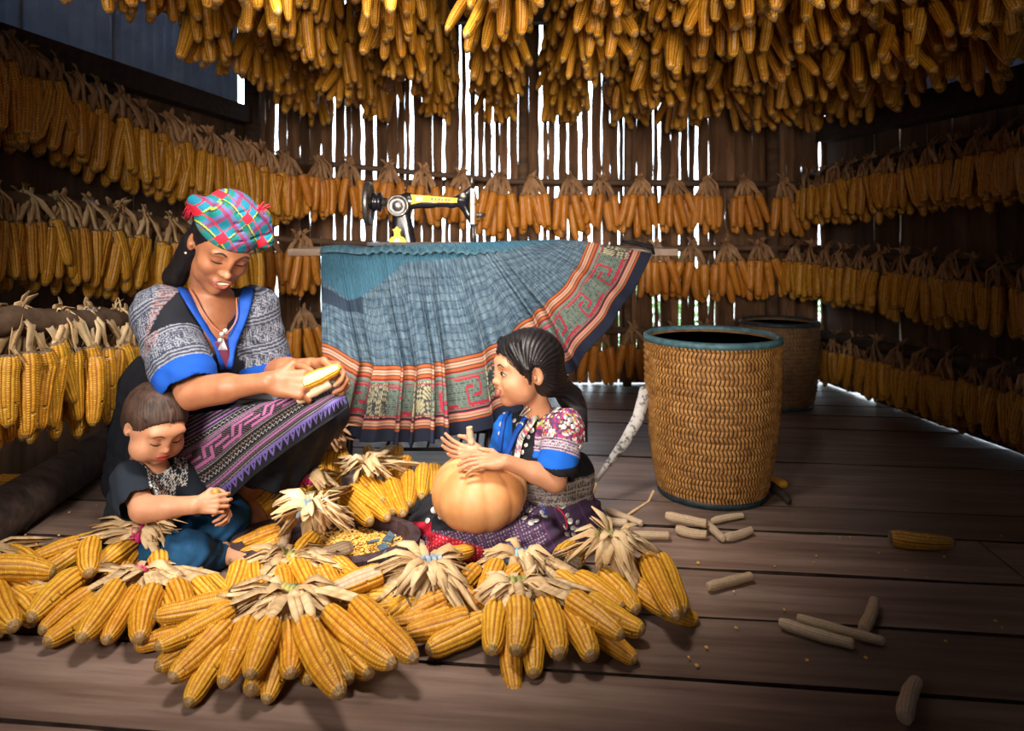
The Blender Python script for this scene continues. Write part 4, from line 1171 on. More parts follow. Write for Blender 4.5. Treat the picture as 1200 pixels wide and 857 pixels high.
# ---------------------------------------------------------------- girl
def girl():
    root = thing('person', 'smiling girl in a coin decorated vest sitting on the floor behind the pumpkin', 'person', G(640, 640))
    Mh = head_frame(-70, 3, 0); s = .93; hc = A3(P(617, 436, 1.99))
    Ls, Le, Lw = P(662, 502, 1.95), P(650, 563, 1.89), P(592, 541, 1.865)
    Rs, Re, Rw = P(598, 505, 2.08), P(585, 556, 2.12), P(566, 533, 2.00)
    nb, chest, pel = P(631, 484, 2.02), P(634, 530, 2.04), P(655, 594, 2.09)
    Lk, Rk = P(530, 622, 1.94), P(510, 604, 2.08)
    La, Ra = P(640, 628, 1.96), P(590, 612, 2.14)
    lo, hi = bounds([hc, Ls, Le, Lw, Rs, Rw, pel, Lk, Rk, La, Ra, P(505, 510, 1.95), P(620, 385, 2.0)], .12); lo[2] = -.01
    S = SDF(lo, hi, .0027)
    S.chain([A3(pel), A3(chest), A3(nb)], [.075, .072, .035], .03); S.cap(Rs, Ls, .030, .030, .025)
    S.chain([Ls, Le, Lw], [.032, .027, .019], .015); S.cap(Le, A3(Le) * .6 + A3(Lw) * .4, .027, .026, .015)
    S.chain([Rs, Re, Rw], [.032, .026, .019], .015)
    for h_, k_, a_ in ((A3(pel) + (-.03, -.05, -.01), Lk, La), (A3(pel) + (-.03, .05, -.01), Rk, Ra)):
        S.chain([h_, k_, a_], [.055, .038, .024], .02); d = nrm(A3(a_) - A3(k_)); S.cap(a_, A3(a_) + d * .09, .022, .016, .015)
    S.chain([A3(nb), hc - Mh[:, 2] * .045 - Mh[:, 1] * .015], [.034, .036], .02)
    W = head_sdf(S, hc, Mh, s, 1, smile=1)
    hand_sdf(S, Lw, (-.97, -.02, .05), (.05, .35, -.93), .72, side=-1 * 1, curl=(.28, .30, .33, .38), spread=.16, thumb=(-.1, -.1), wr=.024)
    hand_sdf(S, Rw, (-.95, -.1, .16), (-.1, -.45, .85), .72, side=1, curl=(.22, .30, .3, .3), spread=.3, thumb=(.1, .1), wr=.024)
    o, V, Q = S.build('body', SK_G, root); bv = bvh_of(V, Q)
    face_bits(bv, W, Mh, s, root, 1, 'open', M_LIP, smile=1)
    # hair with a parting and a ponytail
    S = SDF(hc - .2, hc + .17, .0027); E = lambda p, r, k=.01, op='add': S.ell(hc + Mh @ (np.array(p) * s), np.array(r) * s, Mh, k, op)
    E((0, -.012, .038), (.088, .106, .092)); E((0, -.045, -.015), (.074, .062, .062), .02)
    E((0, .104, -.022), (.110, .080, .092), .004, 'sub')
    for q in (-1, 1):
        S.cap(hc + Mh @ (np.array((q * .046, .052, .086)) * s), hc + Mh @ (np.array((q * .084, .028, .026)) * s), .018, .012, .012)
        E((q * .082, .0, -.004), (.018, .021, .032), .006, 'sub')
        S.cap(hc + Mh @ (np.array((q * .080, .020, .02)) * s), hc + Mh @ (np.array((q * .0775, .020, -.018)) * s), .007, .004, .006)
    E((0, -.088, -.040), (.040, .035, .045), .03)
    pt = [hc + Mh @ (np.array((0, -.10, -.045)) * s), A3(P(668, 466, 2.05)), A3(P(680, 490, 2.04)), A3(P(683, 520, 2.03)), A3(P(681, 548, 2.03))]
    S.chain(pt, [.030, .033, .032, .024, .010], .015)
    S.ripple(.0012, lambda X, Y, Z: np.sin((np.arctan2(X - hc[0], Z - hc[2])) * 45 + 3 * np.sin(Y * 60)))
    S.build('hair', M_HAIR, root, over=bv)
    m = MB(); c_ = Vector(hc + Mh @ (np.array((0, -.112, -.048)) * s))
    m.tube([c_ + Vector((.004 * math.sin(a), .030 * math.cos(a), .030 * math.sin(a))) for a in [i * math.pi / 8 for i in range(17)]], .006, 8); m.build('hair_band', M_BLUE, root, world=True)
    m = MB(); rg = random.Random(2)
    for i in (5, 6):
        q = -1; a = hc + Mh @ (np.array((-.02 - .008 * i, .084, .078)) * s); b = hc + Mh @ (np.array((-.045 - .004 * i, .095 - .003 * i, .050)) * s); c = hc + Mh @ (np.array((-.062 - .003 * i, .082 - .008 * i, .022 - .002 * i)) * s)
        m.tube([a, b, c], [.0012, .001, .0006], 5)
    m.build('hair_strands', M_HAIR, root, world=True)
    # vest with embroidered short sleeves
    lo, hi = bounds([Ls, Le, Rs, Re, pel, nb], .12)
    S = SDF(lo, hi, .003)
    S.chain([A3(pel) + (.0, 0, .01), A3(chest), A3(nb) + (0, .01, -.03)], [.098, .092, .055], .035); S.cap(A3(Rs), A3(Ls), .044, .048, .03)
    Lc = A3(Ls) * .22 + A3(Le) * .78; Rc = A3(Rs) * .3 + A3(Re) * .7
    S.cap(Ls, Lc, .050, .054, .02); S.cap(Rs, Rc, .048, .05, .02)
    S.ell(A3(P(682, 556, 2.08)), (.035, .06, .06), None, .03)
    ax = (A3(Le) - A3(Ls)); S.cap(Lc + ax * .02, Lc + ax * .6, .044, .05, .005, 'sub'); ax = (A3(Re) - A3(Rs)); S.cap(Rc + ax * .02, Rc + ax * .6, .040, .05, .005, 'sub')
    S.ell(A3(P(622, 478, 2.0)), (.048, .055, .030), None, .01, 'sub'); S.cap(A3(P(616, 488, 1.95)), A3(P(602, 522, 1.94)), .030, .012, .006, 'sub')
    S.ripple(.002, lambda X, Y, Z: np.sin(X * 110 + Z * 70) * np.cos(Z * 80 + Y * 40))
    Ls_, Le_ = A3(Ls), A3(Le)
    def vest(V):
        ppx = CX + F * V[:, 0] / V[:, 1]
        c = np.tile(np.array((.008, .008, .012)), (len(V), 1))
        ax = Le_ - Ls_; L = np.linalg.norm(ax); ax = ax / L; rel = V - Ls_; t = rel @ ax; rad = rel - t[:, None] * ax; rr = np.linalg.norm(rad, axis=1)
        on = (rr < .075) & (V[:, 2] > .26); sl = on & (t > -.06) & (t < L * .52)
        ang = np.arctan2(rad[:, 0], -rad[:, 1]) * .05
        h_ = frac(np.sin(np.floor(t / .006) * 12.9898 + np.floor(ang / .006) * 78.233) * 43758.5)
        emb = np.select([h_ < .18, h_ < .34, h_ < .5, h_ < .62, h_ < .75], [0, 1, 2, 3, 4], 5)
        pal = np.array([(.45, .03, .08), (.60, .55, .45), (.28, .05, .22), (.30, .35, .06), (.05, .04, .06), (.10, .04, .12)])
        band = (t > L * .28); lines = band & (frac(t / .0075) < .4); mz = band & (t > L * .34) & (t < L * .44) & maze(ang, t - L * .34, .013)
        cc = pal[emb]; cc = np.where(band[:, None], np.array((.10, .06, .12)), cc); cc = np.where((lines | mz)[:, None], np.array((.45, .38, .42)), cc)
        c = np.where(sl[:, None], cc, c)
        c = np.where((on & (t >= L * .52) & (rr < .092))[:, None], np.array((.006, .10, .50)), c)
        low = (V[:, 2] < .185); c = np.where((low & (V[:, 2] > .10))[:, None], np.where((maze(V[:, 0] + V[:, 1], V[:, 2], .022) | (frac(V[:, 2] / .011) < .2))[:, None], np.array((.36, .32, .28)), np.array((.09, .07, .08))), c)
        rs = np.linalg.norm(V - A3(Rs), axis=1) < .10; c = np.where((rs & (ppx < 600))[:, None], np.array((.006, .10, .45)), c)
        return c
    o, V, Q = S.build('vest', M_CLOTH, root, colfn=vest); bj = bvh_of(V, Q)
    ribbon_px(bj, [(637, 464), (622, 484), (606, 506), (597, 530), (592, 548)], .010, M_BLUE, 'collar', root, off=.005, th=.004)
    ribbon_px(bj, [(604, 474), (592, 490), (588, 512), (586, 530)], .007, M_BLUE, 'collar', root, off=.005, th=.004)
    M_EMB = col_mat('embroidered band', rough=.7, bump=.3)
    rib = ribbon_px(bj, [(652, 452), (642, 470), (626, 492), (612, 514), (606, 545)], .015, M_EMB, 'embroidered_band', root, off=.007, th=.005, n=60)
    me = rib.data; rg2 = np.random.RandomState(4); pal = np.array([(.45, .48, .46), (.75, .74, .68), (.30, .40, .06), (.5, .04, .07), (.05, .08, .2), (.7, .65, .5)])
    a_ = me.color_attributes.new('col', 'FLOAT_COLOR', 'POINT'); cc = np.ones((len(me.vertices), 4), dtype=np.float32); cc[:, :3] = pal[rg2.randint(0, 6, len(me.vertices))]; a_.data.foreach_set('color', cc.ravel())
    sh = MB(); ribbon_px(bv, [(600, 500), (596, 515), (594, 530)], .016, M_CORAL, 'shirt', root, off=.006, th=.004)
    ribbon_px(bv, [(618, 474), (612, 488), (604, 500), (610, 492), (622, 478)], .0018, M_SILVER, 'necklace', root, off=.006, th=.0028, n=16)
    coins(bj, [(608, 499), (612, 498), (604, 494), (617, 490), (644, 500), (646, 506), (647, 511), (652, 483), (655, 480), (663, 490), (666, 497), (661, 501), (668, 493), (683, 515), (687, 521), (690, 516), (683, 508), (626, 494), (624, 504),
               (620, 512), (617, 522), (613, 530), (634, 478), (641, 468), (638, 473), (629, 486), (588, 498), (587, 508), (592, 486), (676, 504), (671, 500), (679, 524), (649, 452), (646, 460)], root, .85, 3)
    # skirt spread on the floor
    lo, hi = bounds([pel, Lk, Rk, La, Ra, P(500, 640, 1.95), P(690, 640, 1.95)], .12); lo[2] = -.012
    S = SDF(lo, hi, .0032)
    S.ell(A3(pel) + (0, -.01, -.03), (.13, .13, .10), None, .04)
    S.cap(A3(pel) + (-.03, -.07, -.04), A3(Lk) + (0, 0, -.01), .072, .062, .04); S.cap(A3(pel) + (-.03, .05, -.03), A3(Rk), .07, .055, .04)
    S.cap(A3(Lk) + (.02, .0, -.02), A3(G(632, 636, .05)), .058, .062, .04)
    S.cap(A3(G(505, 640, .012)), A3(G(655, 655, .012)), .020, .028, .03); S.cap(A3(G(650, 648, .02)), A3(G(690, 628, .03)), .04, .04, .03)
    S.cap(A3(G(492, 612, .02)), A3(G(520, 625, .02)), .035, .045, .02)
    S.ripple(.0035, lambda X, Y, Z: np.sin((X * .8 - Z * 1.3 - Y * .5) * 120) * (Z < .16))
    S.plane((0, 0, .003), (0, 0, -1), 0)
    def sk(V):
        ppx = CX + F * V[:, 0] / V[:, 1]; ppy = HY + F * (H - V[:, 2]) / V[:, 1]
        c = np.tile(np.array((.05, .028, .065)), (len(V), 1))
        u = (V[:, 0] + .45 * V[:, 2]) ; w = V[:, 2] - .4 * V[:, 0]
        dots = (frac(u / .0085) < .42) & (frac(w / .0075) < .42)
        c = np.where((dots & (ppx < 640))[:, None], np.array((.34, .24, .30)), c)
        line = frac((u + .1 * w) / .034) < .09; c = np.where((line)[:, None], np.array((.13, .04, .11)), c)
        red = ((ppx < 566) & (ppy > 622 + (ppx - 500) * .30)) & (V[:, 1] < 1.96)
        c = np.where(red[:, None], np.where(((frac(V[:, 0] / .009) < .3) & (frac(V[:, 2] / .009) < .3))[:, None], np.array((.6, .3, .3)), np.array((.42, .01, .025))), c)
        blk = (ppx < 545) & (ppy < 622) ; c = np.where(blk[:, None], np.array((.01, .01, .014)), c)
        tip = (ppx < 505) & (ppy > 612) & (ppy < 628); c = np.where(tip[:, None], np.array((.42, .01, .03)), c)
        return c
    o, V, Q = S.build('skirt', M_CLOTH, root, colfn=sk, relax=2); bs = bvh_of(V, Q)
    coins(bs, [(508, 598), (517, 606), (524, 611), (502, 611), (620, 600), (634, 602), (638, 607), (615, 609), (622, 614), (628, 612), (664, 604), (668, 612), (671, 620), (664, 628), (672, 628), (678, 622), (676, 612), (660, 596), (668, 634), (661, 619)], root, 1.0, 5)
    ribbon_px(bs, [(652, 596), (660, 603), (664, 612), (663, 620)], .0022, M_RED, 'tassel', root, off=.005, th=.002)
    ribbon_px(bs, [(636, 592), (637, 600), (636, 606)], .002, M_BLUE, 'tassel', root, off=.005, th=.002)
    return root
girl()

# ---------------------------------------------------------------- boy
def boy():
    root = thing('person', 'toddler boy in a black printed t-shirt and blue jeans sitting cross-legged', 'person', G(175, 668))
    Mh = head_frame(50, 27, 4); s = .86; hc = A3(P(181, 500, 1.86))
    Rs, Re, Rw = P(152, 562, 1.84), P(168, 597, 1.775), P(228, 592, 1.765)
    Ls, Le, Lw = P(212, 556, 1.97), P(232, 590, 1.98), P(258, 590, 1.86)
    nb, chest, pel = P(178, 548, 1.91), P(174, 580, 1.93), P(160, 630, 1.97)
    Rk, Lk = P(222, 650, 1.80), P(268, 606, 2.0)
    Ra, La = P(262, 655, 1.90), P(238, 648, 1.93)
    lo, hi = bounds([hc, Rs, Re, Ls, Le, pel, Rk, Lk, Ra, P(300, 655, 1.9), P(187, 445, 1.85)], .11); lo[2] = -.01
    S = SDF(lo, hi, .0027)
    S.chain([A3(pel), A3(chest), A3(nb)], [.075, .070, .034], .03); S.cap(Rs, Ls, .030, .030, .02)
    S.chain([Rs, Re, Rw], [.031, .0285, .021], .012); S.cap(Re, A3(Re) * .6 + A3(Rw) * .4, .0285, .0275, .012)
    S.chain([Ls, Le, Lw], [.031, .027, .020], .012)
    S.chain([A3(pel) + (.0, -.05, -.02), Rk, Ra], [.055, .042, .025], .02); S.chain([A3(pel) + (.02, .05, -.02), Lk, La], [.055, .042, .025], .02)
    for a_, t_ in ((Ra, G(287, 657, .032)), (La, G(262, 642, .022))):
        hl = A3(a_) + (-.012, 0, -.012); hl[2] = max(hl[2], .022); S.cap(hl, A3(t_), .023, .017, .012); dr = nrm(A3(t_) - hl); sd = np.array((-dr[1], dr[0], 0))
        for q in range(5): b = A3(t_) + sd * (q - 2) * .0092; S.cap(b, b + dr * (.020 - .002 * q), .0065 + .0025 * (q == 0), .0058 + .002 * (q == 0), .003)
    S.chain([A3(nb), hc - Mh[:, 2] * .04 - Mh[:, 1] * .015], [.036, .038], .015)
    W = head_sdf(S, hc, Mh, s, 1.5, smile=0)
    for q in (-1, 1): S.ell(W(q * .040, .048, -.040), np.array((.027, .026, .027)) * s, Mh, .02)      # full cheeks
    hand_sdf(S, Rw, (.95, .15, -.02), (.1, .9, -.25), .62, side=1, curl=(.75, .8, .85, .9), thumb=(.35, .5), wr=.030, k=.003)
    hand_sdf(S, Lw, (.55, -.62, -.05), (-.7, -.55, -.35), .62, side=-1, curl=(.7, .75, .8, .85), thumb=(.35, .5), wr=.030, k=.003)
    o, V, Q = S.build('body', SK_B, root); bv = bvh_of(V, Q)
    face_bits(bv, W, Mh, s, root, 1.5, 'down', M_LIPR, smile=0, brow=.0008)
    S = SDF(hc - .15, hc + .14, .0027); E = lambda p, r, k=.01, op='add': S.ell(hc + Mh @ (np.array(p) * s), np.array(r) * s, Mh, k, op)
    E((0, -.016, .039), (.0865, .103, .090)); E((0, -.045, -.01), (.072, .060, .060), .02)
    E((0, .104, -.006), (.120, .070, .082), .008, 'sub'); E((0, .0, -.085), (.12, .12, .065), .006, 'sub')
    for q in (-1, 1): E((q * .085, .006, -.006), (.020, .026, .034), .005, 'sub')
    for i in range(9):
        x = -.056 + .014 * i
        S.cap(hc + Mh @ (np.array((x, .060 - abs(x) * .5, .092 - abs(x) * .3)) * s), hc + Mh @ (np.array((x + .006, .082 - abs(x) * .6, .070 - abs(x) * .2 + .005 * (i % 3))) * s), .007, .0022, .006)
    S.ripple(.0009, lambda X, Y, Z: np.sin(np.arctan2(X - hc[0], Y - hc[1]) * 60 + 2 * np.sin(Z * 50)))
    S.build('hair', M_HAIRB, root, over=bv)
    # t-shirt
    lo, hi = bounds([Rs, Re, Ls, Le, pel, nb], .12); S = SDF(lo, hi, .003)
    S.chain([A3(pel) + (0, 0, .02), A3(chest), A3(nb) + (0, .005, -.025)], [.094, .088, .050], .03); S.cap(Rs, Ls, .040, .040, .025)
    Rc = A3(Rs) * .30 + A3(Re) * .70 + (-.006, 0, 0); Lc = A3(Ls) * .35 + A3(Le) * .65
    S.cap(Rs, Rc, .044, .052, .02); S.cap(Ls, Lc, .042, .046, .02)
    ax = A3(Re) - A3(Rs); S.cap(Rc + ax * .03, Rc + ax * .7, .043, .05, .004, 'sub'); ax = A3(Le) - A3(Ls); S.cap(Lc, Lc + ax * .7, .038, .05, .004, 'sub')
    S.ell(A3(nb) + (.006, -.008, .012), (.046, .048, .026), None, .008, 'sub')
    S.ripple(.0025, lambda X, Y, Z: np.sin(X * 70 + Z * 90 + 2 * np.sin(Y * 30)) * np.cos(Z * 50 + X * 20))
    S.plane(A3(pel) + (0, 0, -.045), (0, 0, -1), .005)
    def tee(V):
        ppx = CX + F * V[:, 0] / V[:, 1]; ppy = HY + F * (H - V[:, 2]) / V[:, 1]
        c = np.tile(np.array((.012, .017, .026)), (len(V), 1))
        w1 = np.abs(ppx - (188 + (ppy - 555) * .15)) < 15 ; zone = (w1 & (ppy > 546) & (ppy < 584)) | ((np.abs((ppy - 537) - (ppx - 165) * .75) < 7) & (ppx > 154) & (ppx < 184)) | ((np.abs(ppx - 212) < 8) & (ppy > 536) & (ppy < 570))
        n = np.sin(ppx * 1.1 + 2 * np.sin(ppy * .5)) * np.sin(ppy * .9 + 2 * np.sin(ppx * .45)) + .5 * np.sin(ppx * 2.3 + ppy * 1.7)
        return np.where((zone & (n > .12))[:, None], np.array((.62, .62, .60)), c)
    S.build('t_shirt', M_CLOTH, root, colfn=tee, relax=2)
    # jeans
    lo, hi = bounds([pel, Rk, Lk, Ra, La], .11); lo[2] = -.012; S = SDF(lo, hi, .003)
    S.ell(A3(pel) + (.01, 0, -.02), (.095, .095, .07), None, .03)
    Rc = A3(Rk) * .2 + A3(Ra) * .8; Lc = A3(Lk) * .25 + A3(La) * .75
    S.chain([A3(pel) + (.0, -.05, -.02), Rk, Rc], [.064, .050, .038], .03); S.chain([A3(pel) + (.02, .05, -.02), Lk, Lc], [.064, .052, .038], .03)
    S.ripple(.0035, lambda X, Y, Z: np.sin(X * 95 + Y * 60 + 2 * np.sin(Z * 60)) * np.cos(Z * 70 - X * 40))
    S.plane((0, 0, .003), (0, 0, -1), 0)
    S.build('jeans', M_JEANS, root, relax=2)
    return root
boy()
# ================================================================ sewing table, big skirt, machine
TZ = P(550, 291, 2.62).z
M_TABLE = noise_mat('worn table wood', [(.3, (.16, .10, .07)), (.7, (.34, .25, .19))], scale=3, stretch=(1, 10, 10), rough=.45, bump=.2, rand=0)
M_IRON = noise_mat('cast iron', [(.3, (.015, .015, .018)), (.7, (.05, .045, .045))], scale=40, rough=.55, bump=.3, rand=0, metal=.5)
M_JAPAN = noise_mat('black enamel', [(.3, (.006, .006, .009)), (.7, (.014, .014, .02))], scale=12, rough=.22, bump=0, rand=0, spec=.7)
M_STEEL = noise_mat('worn steel', [(.3, (.10, .095, .09)), (.7, (.26, .25, .24))], scale=60, rough=.38, bump=.2, rand=0, metal=.85)
M_GOLD = noise_mat('gold decal', [(.4, (.65, .42, .02)), (.7, (.85, .66, .08))], scale=80, rough=.45, bump=0, rand=0)
xl, xr = P(349, 290, 2.70).x, P(786, 290, 2.70).x
tb = thing('sewing_table', 'wooden treadle sewing table standing behind the blue pleated skirt', 'table', ((xl + xr) / 2, 2.78, 0))
m = MB(); m.box((0, 0, TZ - .014), (xr - xl, .42, .026)); o = m.build('table_top', M_TABLE, tb, smooth=False)
bv_ = o.modifiers.new('bevel', 'BEVEL'); bv_.width = .004; bv_.segments = 2
m = MB(); m.box((0, 0, TZ - .085), ((xr - xl) * .55, .34, .11)); m.build('apron_frame', M_TABLE, tb, smooth=False)
lx0 = P(470, 500, 2.8).x - tb.location.x; lx1 = P(560, 500, 2.8).x - tb.location.x
for x in (lx0 - .16, lx1 + .05):
    for y in (-.15, .15):
        m = MB(); m.tube([(x, y, TZ - .03), (x * 1.0, y * .6, TZ * .55), (x, y * .55, TZ * .35), (x, y * 1.1, .06), (x, y * 1.25, .012)], [.014, .012, .011, .013, .016], 8)
        m.build('leg', M_IRON, tb)
    m = MB(); m.tube([(x, -.09, TZ * .5), (x, .09, TZ * .38)], .008, 6); m.tube([(x, .09, TZ * .5), (x, -.09, TZ * .38)], .008, 6); m.tube([(x, -.15, .1), (x, .15, .1)], .009, 6); m.build('brace', M_IRON, tb)
m = MB()
m.tube([(lx0 - .16, .0, .10), (lx1 + .05, .0, .10)], .009, 8)
tx = (lx0 + lx1) / 2
for i in range(6): m.tube([(tx - .15 + .06 * i, -.12, .075), (tx - .15 + .06 * i, .12, .115)], .005, 6)
m.tube([(tx - .18, -.13, .07), (tx + .18, -.13, .07), (tx + .18, .13, .12), (tx - .18, .13, .12), (tx - .18, -.13, .07)], .007, 6)
m.build('treadle', M_IRON, tb)
for sx in (-1, 1):
    m = MB(); cx_ = (lx0 + lx1) / 2 + sx * .03
    m.tube([(cx_, -.02, .12), (cx_ + sx * .03, -.03, .28), (cx_ + sx * .04, -.02, .5)], .005, 6); m.build('drive_rod', M_IRON, tb)

# skirt draped in front of the table
ctrl = [  # u, waist, inner border start, hem (pixels), depths (waist, hem)
    (0.00, (377, 296), (377, 402), (384, 494), 2.53, 2.47), (.09, (396, 292), (423, 426), (402, 512), 2.545, 2.45), (.24, (436, 290), (460, 432), (450, 519), 2.56, 2.42),
    (.38, (476, 288), (500, 430), (498, 519), 2.56, 2.41), (.50, (512, 286), (533, 423), (545, 509), 2.56, 2.42), (.60, (538, 285), (582, 406), (596, 491), 2.56, 2.44),
    (.70, (560, 284), (618, 376), (645, 462), 2.55, 2.46), (.80, (585, 283), (650, 348), (692, 410), 2.55, 2.48), (.90, (620, 282), (674, 318), (732, 356), 2.55, 2.50), (1.0, (655, 281), (690, 283), (765, 297), 2.55, 2.52)]
def cinterp(u, k, d=None):
    for a, b in zip(ctrl[:-1], ctrl[1:]):
        if u <= b[0] + 1e-9:
            t = (u - a[0]) / (b[0] - a[0])
            i = ctrl.index(a); p0 = ctrl[max(0, i - 1)]; p3 = ctrl[min(len(ctrl) - 1, i + 2)]
            g = (lambda q: np.array(q[k], dtype=float))
            A_, B_, C_, D_ = g(p0), g(a), g(b), g(p3)
            return .5 * ((2 * B_) + (-A_ + C_) * t + (2 * A_ - 5 * B_ + 4 * C_ - D_) * t * t + (-A_ + 3 * B_ - 3 * C_ + D_) * t ** 3)
    return np.array(ctrl[-1][k], dtype=float)
NU, NV = 520, 190
Vv = np.zeros((NU + 1, NV + 1, 3)); UU = np.zeros((NU + 1, NV + 1)); TT = np.zeros((NU + 1, NV + 1))
for i in range(NU + 1):
    u = i / NU
    w = cinterp(u, 1); b = cinterp(u, 2); e = cinterp(u, 3); dw = float(cinterp(u, 4)); de = float(cinterp(u, 5))
    for j in range(NV + 1):
        v = j / NV
        # quadratic through waist, border, hem ; border sits at v=.60
        if v < .60: s_ = v / .60; pp = w * (1 - s_) + b * s_
        else: s_ = (v - .60) / .40; pp = b * (1 - s_) + e * s_
        pl = (.35 + .65 * math.sin(math.pi * min(1, u * 1.1)) ** .5) if u < .9 else .5
        ph = u * 26 * 2 * math.pi * .5 + 1.9 * math.sin(u * 17) + 1.1 * math.sin(u * 41 + 1) + .6 * math.sin(v * 3 + u * 9)
        amp = (.004 + .030 * v ** 1.2) * pl * (.35 if u < .07 else 1)
        big = .5 * math.sin(u * 2 * math.pi * 5.2 + .6) * v ** 1.5 * .07 * (1 if u < .62 else .35)
        dep = dw + (de - dw) * v - .05 * math.sin(math.pi * v) - amp * math.sin(ph) - big
        side = .9 * amp * math.cos(ph) * 230 * (1 if u < .62 else max(.3, 1 - (u - .62) * 4))
        fine = .0022 * math.sin(u * 2 * math.pi * 95 + 2 * math.sin(u * 40)) * max(0, 1 - v * 1.7)
        q = P(pp[0] + side, pp[1] + 2.0 * math.sin(ph) * v, dep + fine)
        Vv[i, j] = q; UU[i, j] = u; TT[i, j] = v
u = UU.ravel(); v = TT.ravel(); N = len(u)
hemL = 2.1
U = u * hemL
rs = np.random.RandomState(1)
stz = np.sin(v * 210 + 4 * np.sin(u * 37) + 2 * np.sin(u * 91)) * .5 + .5
n1 = np.sin(u * 140 + 3 * np.sin(v * 17)) * np.sin(v * 60 + 5 * np.sin(u * 31)); n2 = frac(np.sin(np.floor(u * 900) * 12.98 + np.floor(v * 60) * 78.2) * 43758.5)
base = np.array((.022, .052, .092)); lite = np.array((.17, .25, .31)); dark = np.array((.010, .02, .045))
tt = np.clip(.38 + .22 * n1 + .34 * (n2 - .5) * (stz > .35) - .0, 0, 1)
c = base * (1 - tt[:, None]) + lite * tt[:, None]
rung = (frac(v / .041 + .25 * np.sin(u * 21) + .35 * np.sin(u * 55) * v + .05 * np.sin(u * 260)) < .16) & (n2 > .3) & (v < .58) & (v > .14)
c = np.where(rung[:, None], dark * .7 + c * .3, c)
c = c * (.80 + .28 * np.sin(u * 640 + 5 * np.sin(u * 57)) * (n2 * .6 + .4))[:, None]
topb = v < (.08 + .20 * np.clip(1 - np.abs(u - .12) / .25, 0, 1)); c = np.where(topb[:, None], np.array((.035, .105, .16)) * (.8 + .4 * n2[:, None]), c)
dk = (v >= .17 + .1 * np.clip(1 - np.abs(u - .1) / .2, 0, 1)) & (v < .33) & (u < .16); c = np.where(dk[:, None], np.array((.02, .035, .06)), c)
def band(a, b, col): 
    global c
    c = np.where(((v >= a) & (v < b))[:, None], np.array(col), c)
OR, WH, RD, BK = (.34, .085, .025), (.42, .27, .20), (.36, .02, .045), (.02, .012, .02)
for a, b, q in ((.585, .592, BK), (.592, .606, OR), (.606, .612, BK), (.612, .622, WH), (.622, .628, OR), (.628, .638, WH), (.638, .644, BK), (.644, .658, OR), (.658, .664, BK), (.664, .672, RD), (.672, .68, (.12, .2, .15))): band(a, b, q)
grn = (v >= .68) & (v < .875); c = np.where(grn[:, None], np.where((frac(v / .012) < .45)[:, None] | (n2 > .6)[:, None], np.array((.13, .17, .14)), np.array((.05, .07, .075))), c)
w_ = (v - .68) / .195; fu = frac(U / .17); cell = np.floor(U / .17).astype(int) % 5
red = (((np.abs(w_ - .14) < .035) & (fu < .68)) | ((np.abs(w_ - .86) < .035) & (fu > .30)) | ((np.abs(fu - .68) < .022) & (w_ > .14) & (w_ < .62)) | ((np.abs(fu - .30) < .022) & (w_ < .86) & (w_ > .38))
       | ((np.abs(w_ - .62) < .035) & (fu > .48) & (fu < .68)) | ((np.abs(w_ - .38) < .035) & (fu > .30) & (fu < .50)))
floral = (cell == 2) | ((cell == 4) & (u < .6))
c = np.where((grn & red & ~floral)[:, None], np.array(RD), c)
fl_ = grn & floral & (np.sin(U * 260 + 3 * np.sin(w_ * 9)) * np.sin(w_ * 26 + 3 * np.sin(U * 90)) > .05); c = np.where(fl_[:, None], np.array((.34, .32, .20)), c); c = np.where((grn & floral & ~fl_)[:, None], np.array((.045, .05, .06)), c)
for a, b, q in ((.690, .697, RD), (.862, .868, RD), (.872, .879, BK), (.879, .887, RD), (.887, .897, WH), (.897, .903, OR), (.903, .913, WH), (.913, .919, BK), (.919, .931, OR), (.931, 1.01, (.012, .016, .035))): band(a, b, q)
idx = np.arange((NU + 1) * (NV + 1)).reshape(NU + 1, NV + 1)
Qd = np.stack([idx[:-1, :-1], idx[:-1, 1:], idx[1:, 1:], idx[1:, :-1]], -1).reshape(-1, 4)
big = thing('pleated_skirt', 'indigo pleated batik skirt with red key-pattern border spread over the sewing table', 'skirt', P(550, 300, 2.55))
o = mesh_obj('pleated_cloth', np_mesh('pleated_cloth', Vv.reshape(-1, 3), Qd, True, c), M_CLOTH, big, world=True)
md = o.modifiers.new('thickness', 'SOLIDIFY'); md.thickness = .003; md.offset = 0
# waistband cloth folded over the table edge
M_DENIM = noise_mat('faded indigo', [(.3, (.022, .065, .10)), (.7, (.07, .15, .20))], scale=25, stretch=(3, 1, 1), rough=.85, bump=.4, bscale=300, rand=0)
nx, ny = 160, 24; VV_ = []
for i in range(nx + 1):
    t = i / nx; px = 377 + t * (690 - 377)
    for j in range(ny + 1):
        s_ = j / ny
        D = 2.535 + .17 * (1 - s_) ** 1.0 if s_ < .75 else 2.535 + .17 * .25 * (1 - s_) / .25
        zt = TZ + .006 + .0035 * math.sin(t * 190 + s_ * 2) * (.3 + s_) * (t > .15) + .004 * math.sin(t * 31)
        X = (px - CX) / F * 2.55
        if s_ > .75: k_ = (s_ - .75) / .25; D = 2.535 + .0425 * (1 - k_) - .012 * math.sin(k_ * 1.57); zt = zt - .022 * k_ ** 2
        VV_.append((X + .002 * math.sin(t * 130), D, zt))
idx = np.arange((nx + 1) * (ny + 1)).reshape(nx + 1, ny + 1); Qd = np.stack([idx[:-1, :-1], idx[:-1, 1:], idx[1:, 1:], idx[1:, :-1]], -1).reshape(-1, 4)
o = mesh_obj('waistband', np_mesh('waistband', VV_, Qd), M_DENIM, big, world=True); md = o.modifiers.new('thickness', 'SOLIDIFY'); md.thickness = .003; md.offset = 1
